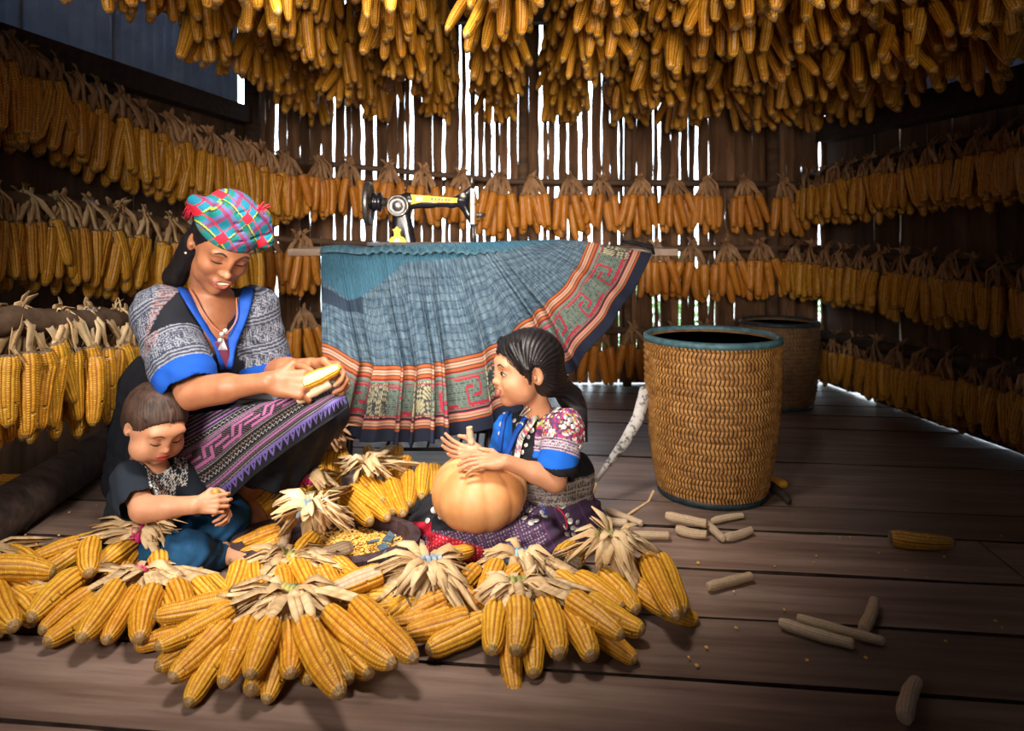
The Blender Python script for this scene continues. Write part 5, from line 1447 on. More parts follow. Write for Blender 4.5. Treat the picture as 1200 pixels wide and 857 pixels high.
m = MB(); a = P(728, 283, 2.52); m.tube([a, P(745, 285, 2.51), P(764, 290, 2.50), P(766, 298, 2.49)], [.008, .013, .014, .008], 10, flat=.6); m.build('rolled_hem_end', M_BLACKCLOTH, big, world=True)

# sewing machine ---------------------------------------------------
sm = thing('sewing_machine', 'antique black sewing machine with gold decals standing on the sewing table', 'sewing machine', P(475, 290, 2.66))
Dm = 2.66; sm.location.z = TZ + .012
def MP(px, py, dy=0.0): return P(px, py, Dm) + Vector((0, dy, 0))
# body: column, arm and head as one swept casting
S = SDF(*[b for b in (lambda lo, hi: (lo, hi))(np.array(MP(415, 300)) - .06, np.array(MP(575, 200)) + .06)], .0026)
base_z = sm.location.z
def bxz(p, z=None): q = A3(p); return q
S.cap(A3(MP(479, 287)), A3(MP(473, 245)), .030, .021, .015, flat=((0, 1, 0), .8))
S.cap(A3(MP(466, 286)), A3(MP(467, 245)), .024, .022, .015, flat=((0, 1, 0), .8))
S.cap(A3(MP(466, 240)), A3(MP(478, 234)), .036, .026, .015, flat=((0, 1, 0), .7))
S.cap(A3(MP(478, 237)), A3(MP(505, 238)), .026, .0175, .012, flat=((0, 1, 0), .75))
S.chain([A3(MP(500, 237)), A3(MP(530, 238)), A3(MP(543, 233))], [.0185, .0165, .021], .012, flat=((0, 1, 0), .75))
S.chain([A3(MP(543, 233)), A3(MP(552, 222))], [.020, .011], .01, flat=((0, 1, 0), .75))
S.chain([A3(MP(541, 236)), A3(MP(549, 252)), A3(MP(553, 264))], [.021, .012, .007], .01, flat=((0, 1, 0), .75))
S.build('machine_body', M_JAPAN, sm)
m = MB(); c0 = MP(493, 289); m.box((c0.x, c0.y, base_z + .004), (MP(560, 0).x - MP(445, 0).x, .17, .012)); m.build('bed_plate', M_JAPAN, sm, smooth=False, world=True)
RX = Matrix.Rotation(math.pi / 2, 4, 'Y'); RY = Matrix.Rotation(math.pi / 2, 4, 'X')
def disc(name, px, py, r, prof, mat, axis='X', dy=0.0, n=28):
    m = MB(); m.lathe([(a * r, b) for a, b in prof], n, Matrix.Translation(MP(px, py, dy)) @ (RX if axis == 'X' else RY)); return m.build(name, mat, sm, world=True)
disc('hand_wheel', 432, 239, .082, [(.30, -.006), (.80, -.004), (.86, -.009), (.97, -.009), (1.0, -.003), (1.0, .006), (.96, .010), (.86, .009), (.80, .004), (.3, .006), (.3, -.006)], M_STEEL)
m = MB()
for a in range(6):
    w = a * math.pi / 3 + .3; c0 = MP(432, 239); m.tube([c0, c0 + Vector((0, math.cos(w) * .07, math.sin(w) * .07))], .005, 6)
m.build('wheel_spokes', M_JAPAN, sm, world=True)
disc('drive_pulley', 443, 237, .036, [(.2, -.02), (.9, -.02), (1, -.016), (1, -.010), (.72, -.004), (1, .002), (1, .010), (.8, .016), (.2, .016)], M_JAPAN)
disc('wheel_shaft', 447, 237, .016, [(.01, -.07), (1, -.07), (1, .02), (.01, .02)], M_STEEL)
disc('inspection_plate', 467.5, 241.5, .041, [(.01, .008), (.35, .009), (.42, .006), (.72, .005), (.8, .008), (.94, .009), (1, .004), (1, -.004), (.01, -.004)], M_STEEL, 'Y', -.025)
disc('round_plate', 543, 230, .014, [(.01, .003), (.8, .004), (1, .001), (1, -.003), (.01, -.003)], M_STEEL, 'Y', -.018)
m = MB(); c0 = MP(554, 217)
m.box(MP(554, 242, 0), (.015, .034, .13)); m.build('face_plate', M_STEEL, sm, smooth=False, world=True)
m = MB(); m.lathe([(.0001, -.004), (.006, -.003), (.008, .004), (.005, .012), (.006, .02), (.0001, .024)], 14, Matrix.Translation(MP(553, 215))); m.build('presser_screw', M_STEEL, sm, world=True)
m = MB(); m.tube([MP(554, 262), MP(555, 289)], .0045, 8); m.build('needle_bar', M_STEEL, sm, world=True)
m = MB(); m.tube([MP(557, 262, -.012), MP(558, 286, -.012)], .004, 8); m.box(MP(557, 288, -.012), (.018, .03, .004)); m.build('presser_foot', M_STEEL, sm, world=True)
disc('tension_knob', 562, 252, .012, [(.01, -.012), (.9, -.012), (1, -.004), (.4, 0), (1, .003), (1, .008), (.5, .010), (.55, .022), (.01, .022)], M_STEEL)
m = MB(); m.tube([MP(556, 240, -.02), MP(562, 240, -.03)], .0022, 6); m.build('thread_guide', M_STEEL, sm, world=True)
m = MB(); m.tube([MP(475, 223), MP(475, 217)], .0035, 8); m.build('spool_pin', M_STEEL, sm, world=True)
m = MB(); a = MP(486, 235, -.021); b = MP(536, 235, -.0175)      # gold lettering band, built as flat plates
dx = (b - a).normalized()
def plate(pts, name='gold_decal', mat=M_GOLD, dy=0.0):
    m = MB(); vs = [MP(x, y, dy) for x, y in pts]; n = len(vs)
    m.add(vs + [q + Vector((0, .0012, 0)) for q in vs], [tuple(range(n)), tuple(reversed(range(n, 2 * n)))] + [(i, i + n, (i + 1) % n + n, (i + 1) % n) for i in range(n)])
    return m.build(name, mat, sm, smooth=False, world=True)
plate([(482, 228.5), (497, 229.5), (537, 232.5), (536, 238), (497, 237), (482, 240), (484, 234)], dy=-.0225)
for i, x in enumerate((506, 510, 514, 518, 522, 526)):
    plate([(x, 232.2 + i * .25), (x + 2, 232.3 + i * .25), (x + 2, 235.4 + i * .15), (x, 235.3 + i * .15)], 'black_lettering', M_JAPAN, -.0235)
plate([(488, 231), (496, 231.3), (496, 235.5), (488, 236)], 'silver_decal', M_STEEL, -.0235)
plate([(457, 286), (458, 280), (460, 278), (463, 277), (463, 272), (461, 269), (464, 268), (466.5, 265), (469, 268), (472, 269), (470, 272), (471, 277), (474, 278), (476, 280), (478, 286)], dy=-.0265)
plate([(463, 283), (464, 280), (467, 278), (470, 280), (471, 283)], 'silver_decal', M_STEEL, -.0275)

# ================================================================ baskets
M_CANE = noise_mat('cane weave', [(.25, (.14, .055, .014)), (.5, (.38, .175, .045)), (.8, (.58, .32, .10))], scale=22, rough=.5, bump=.3, bdist=.001, rand=0, spec=.4)
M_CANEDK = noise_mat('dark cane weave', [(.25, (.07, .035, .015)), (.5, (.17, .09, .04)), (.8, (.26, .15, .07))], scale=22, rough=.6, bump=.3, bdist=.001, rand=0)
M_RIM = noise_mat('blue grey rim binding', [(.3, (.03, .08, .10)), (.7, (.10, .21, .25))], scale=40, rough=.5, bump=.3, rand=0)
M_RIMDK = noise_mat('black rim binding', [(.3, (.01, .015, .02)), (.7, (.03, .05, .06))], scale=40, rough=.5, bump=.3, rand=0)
def basket(name, label, px_c, base_y, D, r0, r1, h, mat, rim, strands=76, rows=30, lean=0.0):
    q = P(px_c, 300, D); t = thing(name, label, 'basket', (q.x, q.y, 0))
    prof = lambda k: r0 + (r1 - r0) * (k ** .8) + .012 * math.sin(k * math.pi)
    # inner wall
    m = MB(); m.lathe([(prof(k / 12) - .010, .012 + k / 12 * h) for k in range(13)] , 48); 
    ins = MB(); n = 48; pr = [(prof(k / 12) - .009, .012 + k / 12 * h) for k in range(13)] + [(prof(1 - k / 12) - .013, .012 + (1 - k / 12) * h) for k in range(13)] + [(.0001, .012)]
    ins.lathe([(.0001, .008)] + pr, n); ins.build('basket_lining', M_CANEDK, t)
    # each woven row: slanted cane bars, direction alternating, in one row mesh
    for r in range(rows):
        m = MB(); k0 = r / rows; k1 = (r + 1.15) / rows; z0 = .012 + k0 * h; z1 = .012 + min(1, k1) * h; ph = (r % 2) * .5; sl = .6 if r % 2 else -.6
        rg = random.Random(r * 7 + int(px_c))
        for s_ in range(strands):
            a0 = 2 * math.pi * (s_ + ph * 0 - sl * .5) / strands; a1 = 2 * math.pi * (s_ + sl * .5 + rg.uniform(-.05, .05)) / strands; aw = 2 * math.pi * .34 / strands
            rr0, rr1 = prof(k0), prof(min(1, k1)); rm = (rr0 + rr1) / 2 + .0045 + rg.uniform(-.001, .001); am = (a0 + a1) / 2; zm = (z0 + z1) / 2
            vs = []
            for (a_, rad, z) in ((a0, rr0 - .003, z0), (am, rm, zm), (a1, rr1 - .003, z1)):
                for da in (-aw, 0, aw):
                    rz = rad + (.0022 if da == 0 else 0)
                    vs.append((rz * math.cos(a_ + da), rz * math.sin(a_ + da), z))
            m.add(vs, [(0, 1, 4, 3), (1, 2, 5, 4), (3, 4, 7, 6), (4, 5, 8, 7)])
        m.build('woven_row', mat, t)
    m = MB(); m.lathe([(r1 - .012, h + .004), (r1 - .012, h + .018), (r1 - .004, h + .026), (r1 + .006, h + .020), (r1 + .008, h + .006), (r1 - .012, h + .004)], 60); m.build('rim', rim, t)
    m = MB(); m.lathe([(r0 - .004, 0), (r0 + .006, .002), (r0 + .008, .014), (r0 + .004, .024), (r0 - .004, .02), (r0 - .004, 0)], 48); m.build('foot_ring', M_RIMDK, t)
    t.rotation_euler = (0, lean, 0)
    return t
bk1 = basket('carrying_basket', 'large golden cane basket with a blue-grey rim standing beside the girl', 834, 600, 2.42, .172, .218, .50, M_CANE, M_RIM, 100, 25)
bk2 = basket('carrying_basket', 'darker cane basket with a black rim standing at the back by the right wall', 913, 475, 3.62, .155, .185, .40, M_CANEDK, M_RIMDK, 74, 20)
m = MB(); bp = [P(757, 455, 2.42), P(748, 490, 2.38), P(731, 520, 2.33), P(712, 545, 2.3), P(698, 566, 2.3)]
bp = [p_ - bk1.location for p_ in bp]; m.strip(bp, [.020, .020, .017, .012, .006], (1, .3, .3), th=.002, curl=.25)
m.build('carrying_strap', noise_mat('spotted white strap', [(.40, (.12, .12, .13)), (.46, (.48, .46, .45)), (.8, (.60, .58, .56))], scale=60, rough=.8, bump=.2, rand=0), bk1)
m = MB(); rp = [P(698, 566, 2.30), P(694, 576, 2.31), G(690, 590, .006), G(705, 600, .006), G(735, 604, .006), P(760, 588, 2.33), P(766, 575, 2.34)]
m.tube([p_ - bk1.location for p_ in rp], [.007, .010, .004, .004, .004, .004, .004], 8); m.build('strap_cord', M_HUSK, bk1)
bk1.name = 'carrying_basket'
# gourd and squash behind the basket
M_GOURD = noise_mat('grey dried gourd', [(.3, (.16, .13, .10)), (.7, (.36, .30, .23))], scale=10, rough=.6, bump=.2, rand=0)
q = G(897, 584, .0); m = MB(); m.lathe([(.0001, 0), (.05, .006), (.078, .045), (.075, .09), (.045, .135), (.018, .165), (.012, .18), (.0001, .183)], 24)
o = m.build('gourd', M_GOURD, loc=(q.x - .03, q.y + .12, .0)); tag(o, 'grey dried gourd half hidden behind the golden cane basket', 'gourd')
m = MB(); a = G(903, 570, .02); b = G(925, 588, .015); m.tube([(0, 0, 0), (b - a) * .5 + Vector((0, 0, .006)), b - a], [.018, .014, .009], 10)
o = m.build('husking_peg', M_BEAM, loc=a); tag(o, 'short dark wooden peg on the floor right of the golden basket', 'peg')

# ================================================================ pumpkin
pk = thing('pumpkin', 'large ribbed orange pumpkin resting on the girl\'s lap', 'pumpkin', P(562, 575, 1.955))
rp_, hz = .131, .094; vs = []; fs = []; nu, nv = 120, 40
for j in range(nv + 1):
    ph = math.pi * j / nv
    for i in range(nu):
        th = 2 * math.pi * i / nu; rib = abs(math.sin(th * 5.5 + .3)) ** .55
        prof = math.sin(ph) ** .8; r = rp_ * prof * (.955 + .045 * rib * math.sin(ph)); z = hz * math.cos(ph) * (.97 + .05 * rib) - .028 * math.exp(-(math.sin(ph) / .3) ** 2) * (1 if j < nv / 2 else -.6)
        vs.append((r * math.cos(th) * (1 + .02 * math.sin(th * 2)), r * math.sin(th), z))
for j in range(nv):
    for i in range(nu): fs.append((j * nu + i, (j + 1) * nu + i, (j + 1) * nu + (i + 1) % nu, j * nu + (i + 1) % nu))
M_PUMP = noise_mat('pumpkin skin', [(.25, (.46, .17, .05)), (.5, (.60, .27, .10)), (.8, (.68, .40, .21))], scale=9, stretch=(1, 1, .5), rough=.48, bump=.15, rand=0, spec=.4, bscale=90)
o = mesh_obj('pumpkin_skin', np_mesh('pumpkin_skin', vs, fs), M_PUMP, pk); o.rotation_euler = (.10, -.08, .4)
m = MB(); m.tube([(0, 0, .055), (.004, 0, .078), (.012, -.004, .090)], [.016, .010, .011], 8); m.build('stem', M_HUSKOLD, pk)

# ================================================================ winnowing tray with kernels
M_RAT = noise_mat('dark purple rattan', [(.3, (.022, .012, .016)), (.7, (.085, .05, .055))], scale=30, rough=.45, bump=.3, rand=0)
tc_ = G(383, 640, .02); RXt, RYt = .238, .160
tr = thing('winnowing_tray', 'shallow round dark woven tray holding shelled kernels beside the boy', 'tray', (tc_.x, tc_.y, 0))
m = MB(); m.lathe([(.0001, .004), (.86, .004), (.95, .02), (1.0, .040), (.985, .042), (.94, .026), (.86, .010), (.0001, .010)], 56, sx=RXt, sy=RYt)
m.build('tray_body', M_RAT, tr)
rimseg = MB(); rimseg.box((0, 0, 0), (.026, .030, .030)); me_seg = rimseg.mesh('rim_binding', False); me_seg.materials.append(M_RAT)
nseg = 52
for i in range(nseg):
    w = 2 * math.pi * i / nseg; o = bpy.data.objects.new('rim_binding', me_seg); link(o, tr)
    o.location = (RXt * math.cos(w) * .985, RYt * math.sin(w) * .985, .034); o.rotation_euler = (.15, 0, math.atan2(RYt * math.cos(w), -RXt * math.sin(w)))
    md = None
M_KERN = noise_mat('loose kernels', [(.3, (.62, .26, .03)), (.55, (.80, .48, .10)), (.8, (.85, .70, .38))], scale=120, rough=.45, bump=0, rand=0)
def kernels(name, label, pts_fn, n, seed, parent=None, z0=.012, mat=M_KERN):
    rg = random.Random(seed); m = MB()
    for i in range(n):
        x, y, z = pts_fn(rg); s_ = rg.uniform(.0034, .0048)
        R = Matrix.Rotation(rg.uniform(0, 6.3), 3, 'Z') @ Matrix.Rotation(rg.uniform(-.6, .6), 3, 'X')
        vs = [R @ Vector(v_) * s_ + Vector((x, y, z)) for v_ in ((-.8, -.5, 0), (.8, -.6, 0), (1.0, .5, 0), (0, 1.1, 0), (-1, .5, 0), (0, 0, .8), (0, 0, -.7))]
        m.add(vs, [(0, 1, 5), (1, 2, 5), (2, 3, 5), (3, 4, 5), (4, 0, 5), (1, 0, 6), (2, 1, 6), (3, 2, 6), (4, 3, 6), (0, 4, 6)])
    o = m.build(name, mat, parent, smooth=False); o['kind'] = 'stuff'
    return o
def heap(rg):
    while True:
        x = rg.gauss(.09, .075); y = rg.gauss(-.01, .07)
        if (x / RXt) ** 2 + (y / RYt) ** 2 < .80: break
    return tc_.x + x, tc_.y + y, .014 + rg.random() * .030 * math.exp(-((x - .07) / .09) ** 2 - (y / .07) ** 2)
o = kernels('shelled_kernels', '', heap, 2600, 1); tag(o, 'loose shelled corn kernels heaped in the dark woven tray', 'corn kernels')
def rimk(rg):
    a = rg.uniform(2.2, 4.2); return tc_.x + RXt * .82 * math.cos(a), tc_.y + RYt * .8 * math.sin(a), .020 + rg.random() * .01
def scat(rg):
    c_ = rg.choice([(215, 690), (235, 686), (250, 690), (190, 664), (205, 672), (240, 678)]) ; q = G(c_[0] + rg.gauss(0, 13), c_[1] + rg.gauss(0, 7), .004); return q.x, q.y, .004
o = kernels('spilled_kernels', '', scat, 60, 3); tag(o, 'few corn kernels spilled on the floor in front of the boy', 'corn kernels')
def scat2(rg):
    if rg.random() < .35: q = G(rg.uniform(0, 130), rg.uniform(585, 640), .004)
    else: q = G(rg.uniform(780, 1190), rg.uniform(625, 790), .004)
    return q.x, q.y, .004
o = kernels('spilled_kernels', '', scat2, 40, 4); tag(o, 'sparse corn kernels scattered over the bare floor planks', 'corn kernels')
# dark shards on the tray (torn blue plastic pieces)
M_SHARD = noise_mat('grey blue plastic', [(.3, (.04, .07, .10)), (.7, (.13, .20, .25))], scale=30, rough=.4, bump=.2, rand=.2)
def shards(pts, parent_name, label, seed):
    rg = random.Random(seed); t = thing('torn_plastic', label, 'plastic scraps', pts[0])
    for p_ in pts:
        m = MB(); R = Matrix.Rotation(rg.uniform(0, 6), 3, 'Z') @ Matrix.Rotation(rg.uniform(-.7, .7), 3, 'X')
        m.box(Vector(p_) - t.location, (rg.uniform(.018, .03), rg.uniform(.015, .026), .005), R); m.build('plastic_scrap', M_SHARD, t, smooth=False)
shards([G(449, 641, .05), G(455, 632, .045), G(437, 635, .05), G(458, 628, .04), G(452, 650, .045)], '', 'grey-blue plastic scraps lying among the kernels in the tray', 1)
shards([G(500, 655, .10), G(505, 660, .095), G(497, 663, .10), G(513, 664, .09), G(519, 660, .085), G(490, 661, .09), G(508, 652, .11), G(523, 668, .09)], '', 'cluster of grey-blue plastic scraps tied over the husks in front of the tray', 2)

# ================================================================ corn bundles on the floor
def husk_for(a, c, width, seed, name, parent, mat=M_HUSK, n=4, curlz=.02):
    "papery husk strips from the tie c to the stalk end a of a cob (world coordinates)"
    rg = random.Random(seed); m = MB(); a = Vector(a); c = Vector(c); d = (a - c); L = d.length; dn = d.normalized(); sd = dn.cross(Vector((0, 0, 1)))
    if sd.length < .1: sd = Vector((1, 0, 0))
    sd.normalize()
    for q in range(n):
        off = sd * rg.uniform(-1, 1) * width * .55 + Vector((0, 0, rg.uniform(-.2, 1)) ) * width * .4
        e = a + dn * rg.uniform(.0, .03) + off * 1.1 + Vector((0, 0, .004)); s_ = c + Vector((rg.uniform(-1, 1), rg.uniform(-1, 1), rg.uniform(-.5, 1))) * .010
        mid = s_.lerp(e, .5) + off * .5 + Vector((0, 0, curlz * rg.uniform(.3, 1)))
        w = width * rg.uniform(.28, .5)
        m.strip([s_, s_.lerp(mid, .6) + Vector((0, 0, .003)), mid, mid.lerp(e, .6), e], [w * .45, w * .8, w * 1.0, w * .95, w * .4], sd, curl=rg.uniform(-.7, .7))
    o = m.build(name, mat, parent, world=False)
    for v_ in o.data.vertices: pass
    return o
def floor_bundle(label, tie_px, tie_z, cobs, seed, tie=0, loose=10, big_tie=False, mat=M_HUSK, fans=()):
    rg = random.Random(seed); c = G(tie_px[0], tie_px[1], tie_z)
    t = thing('corn_bundle', label, 'corn bundle', (c.x, c.y, 0), 'bundles of corn tied by their husks on the floor')
    for i, q in enumerate(cobs):
        (bx, by, tx, ty) = q[:4]; lay = q[4] if len(q) > 4 else 0; rad = q[5] if len(q) > 5 else rg.uniform(.0255, .029)
        zt = rad + lay * .045; zb = rad + .014 + lay * .05
        a = G(bx, by, zb); b = G(tx, ty, zt)
        L = (b - a).length
        if L > .235: a = b + (a - b) * (.235 / L)
        if L < .14: b = a + (b - a) * (.14 / L)
        half = len(q) > 6
        o = put_cob(COB_HALF if half else COB_HI, a - t.location, b - t.location, rad, t, rg=rg, face=(-.25, -.6, .8) if half else None)
        if half: o['label'] = 'half shelled cob with a pale stripe'
        h = husk_for(a - t.location, c - t.location, .028, seed * 100 + i, 'husk', t, mat)
        # the husk belongs to its cob
        h.data.transform(o.matrix_basis.inverted()); h.parent = o
    m = MB()
    for i in range(loose):
        w = rg.uniform(0, 6.28); L = rg.uniform(.05, .11); s_ = c - t.location + Vector((rg.uniform(-.012, .012), rg.uniform(-.012, .012), .004))
        e = s_ + Vector((math.cos(w) * L, math.sin(w) * L * .8, rg.uniform(-.03, .03))); md_ = s_.lerp(e, .5) + Vector((0, 0, rg.uniform(.005, .025)))
        ww = rg.uniform(.006, .014); m.strip([s_, md_, md_.lerp(e, .6), e], [ww * .5, ww, ww * .8, ww * .15], (math.sin(w), -math.cos(w), .3), curl=rg.uniform(-.8, .8))
    for (fx, fy, fz, n, spread) in fans:       # thick fans of husk leaves reaching to a point
        e0 = G(fx, fy, fz) - t.location; s_ = c - t.location
        for i in range(n):
            d = e0 - s_; sd = Vector((-d.y, d.x, 0)).normalized(); k_ = rg.uniform(-1, 1)
            e = e0 + sd * k_ * spread + Vector((0, 0, rg.uniform(-.012, .02))) - d * rg.uniform(0, .25); md_ = s_.lerp(e, .55) + Vector((0, 0, rg.uniform(.008, .03)))
            ww = rg.uniform(.008, .018); m.strip([s_ + sd * k_ * .012, s_.lerp(md_, .6) + Vector((0, 0, .008)), md_, e], [ww * .5, ww, ww, ww * .2], sd, curl=rg.uniform(-.9, .9))
    if loose or fans: m.build('loose_husks', mat, t)
    m = MB(); cl = c - t.location; dx_ = Vector((rg.uniform(.7, 1), rg.uniform(-.3, .3), 0)).normalized() * (.032 if big_tie else .02)
    for k_ in range(7 if big_tie else 4):
        q = cl + dx_ * (k_ / (6 if big_tie else 3) - .5) * 2 + Vector((0, 0, .004)); ax2 = Vector((-dx_.y, dx_.x, 0)).normalized(); rr = .017
        m.tube([q + ax2 * rr * math.cos(w) + Vector((0, 0, rr * math.sin(w))) + dx_ * .08 * math.sin(w) for w in [j * math.pi / 5 for j in range(11)]], .0065, 6)
    m.build('cord_tie', M_TIES[tie], t)
    return t
FB = floor_bundle
FB('foreground corn bundle with a blue and green printed cloth tie, nearest to the camera', (343, 699), .085, [
    (338, 757, 324, 793, 0, .024), (318, 752, 297, 803, 0), (262, 760, 238, 798, 0, .025), (262, 738, 181, 784, 0), (240, 738, 190, 750, 0, .024), (358, 745, 362, 793, 0, .025), (393, 742, 436, 792, 0), (371, 731, 411, 800, 0),
    (271, 702, 180, 723, 1), (273, 713, 181, 760, .9), (266, 733, 199, 798, .4), (293, 731, 261, 805, .4), (318, 730, 297, 783, 1.1, .027), (338, 735, 341, 793, .5), (356, 731, 401, 817, .8, .030),
    (384, 719, 464, 781, .6, .029), (418, 708, 489, 775, .9, .029)], 1, 1, 9, True, fans=((292, 712, .09, 9, .035), (392, 700, .09, 9, .03)))
FB('corn bundle just behind the foreground one, cobs fanned towards the tray', (338, 656), .05, [
    (283, 664, 266, 706, 0), (298, 664, 309, 712, 0), (326, 666, 338, 712, 0), (350, 662, 378, 712, 0, .029), (378, 668, 402, 704, 0), (392, 660, 424, 688, 0), (303, 684, 290, 724, 0, .025), (405, 672, 440, 700, 0, .026)], 2, 1, 14, fans=((305, 662, .06, 8, .02), (400, 658, .05, 8, .03)))
FB('corn bundle at left with cobs fanned down-left, nearest the left picture edge bottom', (168, 676), .05, [
    (93, 674, 34, 727, .5, .030), (108, 696, 48, 741, 0), (118, 706, 68, 743, 0), (137, 688, 93, 752, .5, .029), (159, 693, 123, 754, .1), (179, 693, 163, 752, .3, .030), (204, 686, 217, 722, .3), (230, 684, 256, 712, .1), (190, 700, 200, 735, 0), (243, 680, 262, 700, 0, .024),
    (150, 700, 112, 745, 0, .024)], 3, 2, 12, fans=((135, 686, .06, 10, .03), (205, 686, .05, 8, .02)))
FB('corn bundle with a pink tie lying right beside the toddler\'s knee', (168, 628), .10, [
    (157, 630, 117, 664, .8, .030), (124, 652, 86, 690, .3), (95, 636, 26, 662, .6), (91, 646, 55, 668, .2), (165, 640, 152, 662, .3), (187, 653, 184, 676, .5, .030), (198, 640, 214, 655, .6), (107, 636, 105, 674, 1.3, .027), (120, 630, 72, 645, .6),
    (140, 655, 120, 690, 0)], 4, 2, 22, fans=((110, 615, .11, 12, .03), (192, 636, .10, 12, .03), (140, 612, .12, 8, .03)))
FB('corn bundle cut by the left picture edge, thick cob lying across it', (-38, 660), .08, [
    (-12, 666, 64, 671, 1.1, .031), (-8, 690, 18, 737, .4, .030), (-10, 684, 36, 697, .3), (60, 692, 22, 708, .1), (8, 700, 38, 726, 0), (8, 648, 30, 660, .7), (-10, 652, 8, 656, .6), (48, 640, 30, 652, .5), (-20, 700, 0, 745, 0)], 5, 0, 14, fans=((20, 650, .10, 8, .02),))
FB('corn bundle in front of the tray, half-shelled cob lying on it and dry husks fanned', (504, 664), .10, [
    (448, 672, 388, 694, 1.1, .028, 1), (468, 684, 432, 692, .5), (466, 700, 428, 704, .3), (498, 708, 452, 716, .3), (524, 700, 500, 712, .5), (532, 717, 466, 731, 0), (550, 724, 474, 744, .2, .029), (482, 705, 470, 715, .4), (540, 695, 560, 712, .3), (440, 712, 416, 730, 0)], 6, 3, 14,
    fans=((470, 700, .09, 10, .02), (545, 690, .09, 10, .025), (430, 672, .10, 12, .02), (520, 702, .08, 8, .02), (552, 654, .10, 8, .02)))
FB('corn bundle with a short red and green tie, cobs pointing straight at the camera', (604, 690), .08, [
    (568, 728, 522, 752, 0, .029), (582, 708, 577, 766, .3, .029), (600, 740, 601, 759, 0, .024), (608, 706, 606, 742, .8, .029), (620, 732, 623, 764, 0), (638, 706, 656, 771, .4, .030), (667, 718, 694, 772, .3, .029),
    (668, 702, 731, 747, .9, .027), (690, 704, 736, 730, .2), (683, 728, 711, 749, 0, .025), (643, 690, 655, 700, .2)], 7, 1, 12, fans=((560, 706, .08, 9, .03), (652, 704, .08, 8, .02)))
FB('corn bundle behind the red-tied one, cloth tie in blue and yellow', (610, 656), .07, [
    (583, 662, 570, 692, .6, .028), (608, 668, 583, 690, .4, .027), (622, 680, 588, 694, .7, .026), (652, 676, 690, 708, .3), (676, 678, 726, 709, .3), (560, 668, 540, 690, .1), (660, 692, 700, 716, 0)], 8, 0, 10, True, fans=((565, 650, .09, 8, .02), (645, 668, .08, 10, .03)))
FB('rightmost corn bundle of the floor, pale husks rising over two long cobs', (716, 634), .13, [
    (758, 654, 794, 726, .8, .030), (768, 643, 801, 720, .4, .028), (706, 674, 732, 702, .3), (728, 678, 762, 704, .3), (750, 692, 770, 703, .2), (672, 660, 680, 640, .6, .026), (655, 654, 668, 640, .5, .024), (738, 660, 762, 690, .2)], 9, 1, 16, True,
    fans=((680, 650, .09, 14, .04), (750, 650, .12, 12, .02), (745, 680, .08, 10, .02), (705, 672, .08, 8, .02), (690, 600, .20, 3, .01)))
FB('corn bundle with a big flower of pale husks hanging over the tray', (366, 597), .17, [
    (410, 573, 456, 609, .9, .027), (402, 582, 435, 614, .6), (329, 620, 294, 634, .4, .024), (333, 632, 298, 646, .3, .026), (368, 630, 350, 651, .6, .028), (358, 584, 345, 575, 1.6, .024)], 10, 3, 26, True,
    fans=((318, 600, .17, 20, .06), (415, 615, .13, 20, .04), (380, 625, .12, 12, .03), (335, 615, .13, 10, .03), (385, 600, .16, 8, .03)))
FB('corn bundle at the woman\'s feet with a pink cloth tie', (363, 561), .14, [
    (323, 568, 284, 604, .6, .029), (318, 590, 288, 610, .1), (325, 578, 296, 606, .3), (395, 560, 380, 575, .9), (350, 570, 352, 590, .9)], 11, 2, 18, fans=((325, 560, .14, 10, .03), (390, 572, .14, 10, .03), (345, 552, .15, 8, .03)))
FB('corn bundle under the big skirt hem with pale cobs fanned towards the pumpkin', (428, 548), .12, [
    (424, 562, 450, 590, .8, .028), (440, 568, 461, 603, .5), (457, 563, 473, 604, .6, .028), (479, 552, 479, 594, .5, .029), (496, 546, 494, 584, .5, .029), (508, 548, 506, 580, .3), (432, 528, 434, 546, .9), (464, 524, 463, 542, .9), (476, 540, 470, 560, .6), (450, 545, 466, 570, .4), (398, 552, 384, 560, .6)], 12, 1, 22,
    fans=((440, 556, .13, 12, .03), (400, 550, .14, 10, .03), (455, 535, .12, 10, .03)))
t_ = FB('brown corn bundle standing behind the woman\'s feet, husk knots on top', (388, 512), .20, [
    (370, 527, 343, 560, 1.2, .026), (380, 534, 374, 560, 1.2, .026), (392, 534, 389, 560, 1.2), (400, 533, 404, 556, 1.2)], 13, 3, 16, mat=M_HUSKOLD, fans=((375, 525, .18, 10, .02), (402, 525, .18, 8, .02)))

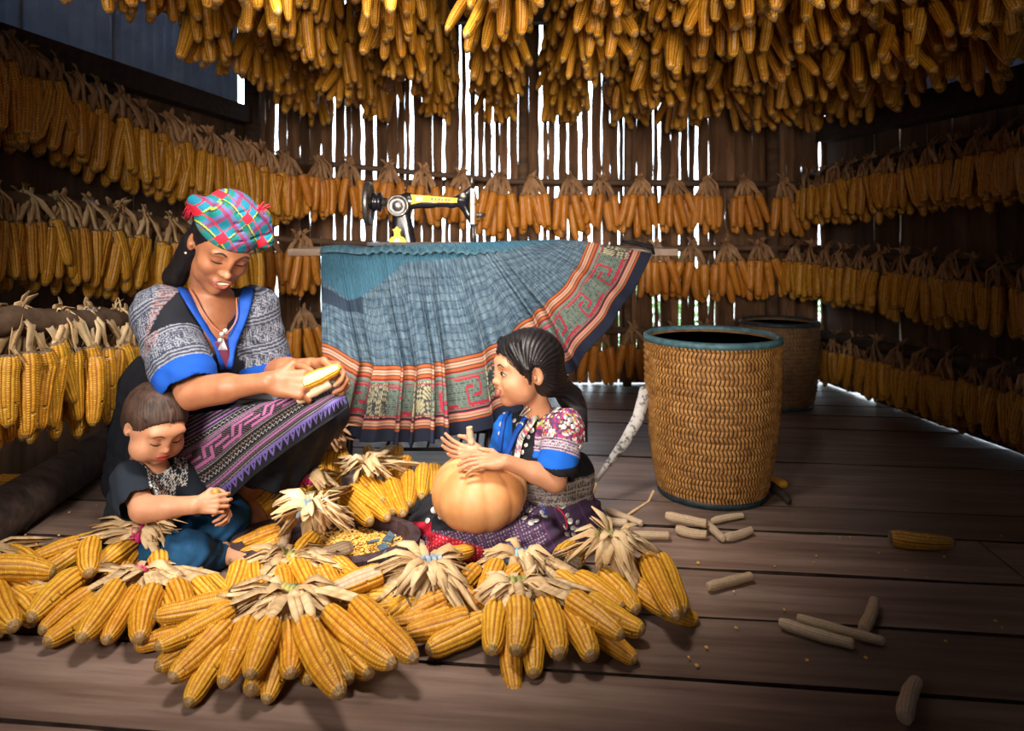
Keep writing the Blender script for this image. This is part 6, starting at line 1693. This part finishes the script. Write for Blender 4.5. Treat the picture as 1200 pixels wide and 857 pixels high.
# ================================================================ loose cobs
def loose(label, cat, a, b, rad, meshes, za=None, zb=None, name='corn_cob'):
    za = rad if za is None else za; zb = rad if zb is None else zb
    A_ = G(a[0], a[1], za); B_ = G(b[0], b[1], zb)
    o = put_cob(meshes, A_, B_, rad, None, name); tag(o, label, cat); return o
SC_ = 'bare corn cob'
for lab, a, b, r, z in (
    ('stripped corn cob near the girl\'s back, the one lying along the floor seam', (687, 607), (736, 613), .0145, None), ('stripped corn cob slanting away behind the two level ones near the rightmost bundle', (711, 598), (753, 614), .013, None),
    ('long level stripped corn cob nearest the rightmost floor bundle', (722, 628), (785, 628), .0145, None), ('thick stripped corn cob on top of the little pile before the golden basket', (780, 604), (829, 614), .016, .034),
    ('stripped corn cob underneath at the left of the pile before the golden basket', (792, 620), (829, 627), .016, None), ('small stripped corn cob in the middle of the pile before the basket', (829, 614), (848, 632), .014, None),
    ('stripped corn cob at the right front end of the pile before the basket', (850, 630), (881, 621), .015, None), ('brownish stripped cob lying against the foot of the golden basket', (834, 611), (871, 604), .012, None),
    ('stripped cob with a few kernels left, alone right of the long yellow cobs', (829, 688), (881, 675), .014, None), ('stripped cob lying lower in the crossed pair on the dark floor at right', (913, 729), (1002, 755), .0145, None),
    ('stripped cob lying behind in the crossed pair on the dark floor at right', (934, 724), (1037, 752), .013, None), ('short stripped cob pointing up behind the crossed pair', (1011, 739), (1025, 703), .0155, None),
    ('stripped cob alone in the dark at the bottom right, nearest the corner', (1060, 843), (1074, 798), .0175, None)):
    loose(lab, SC_, a, b, r, COB_BARE, z, z, 'stripped_cob')
loose('whole yellow corn cob lying alone on the dark floor at right', 'corn cob', (1042, 630), (1120, 636), .024, COB_HI)
loose('yellow corn cob end lying behind the girl', 'corn cob', (676, 597), (699, 597), .016, COB_HI)
loose('bit of yellow corn cob behind the golden basket', 'corn cob', (888, 566), (924, 568), .02, COB_HI)
loose('whole corn cob lying alone on the floor under the left wall', 'corn cob', (-16, 563), (52, 562), .024, COB_HI)
loose('corn cob further back under the left wall', 'corn cob', (45, 541), (76, 527), .022, COB_HI)
loose('corn cob lying between the girl\'s skirt hem and the husks', 'corn cob', (512, 656), (556, 644), .022, COB_HI, .05, .05)
loose('white stripped cob lying across the tray of kernels', SC_, (412, 641), (364, 657), .022, COB_BARE, .05, .05, 'stripped_cob')
loose('white stripped cob end standing up at the left in the tray', SC_, (331, 641), (337, 620), .018, COB_BARE, .05, .07, 'stripped_cob')
# cobs held in hands
def held(label, a, b, rad, mesh, cat='corn cob', name='held_cob', face=None):
    o = put_cob(mesh, a, b, rad, None, name, face=face); tag(o, label, cat); return o
held('half shelled white and yellow cob held in the woman\'s left hand', P(355, 450, 1.845), P(400, 430, 1.865), .021, COB_HALF, face=(0, -1, .55))
held('pale stripped cob held lower in the woman\'s hands', P(348, 470, 1.85), P(388, 449, 1.86), .016, COB_BARE, SC_)
held('white end of a cob standing between the girl\'s hands', P(553, 522, 1.90), P(550, 500, 1.90), .011, COB_BARE, SC_)
held('small cob with yellow kernels at the tip held by the toddler', P(243, 588, 1.80), P(256, 574, 1.79), .016, COB_HI)
held('long brown stripped cob lying under the toddler\'s forearm', P(200, 606, 1.80), P(240, 588, 1.80), .012, COB_BARE, SC_)
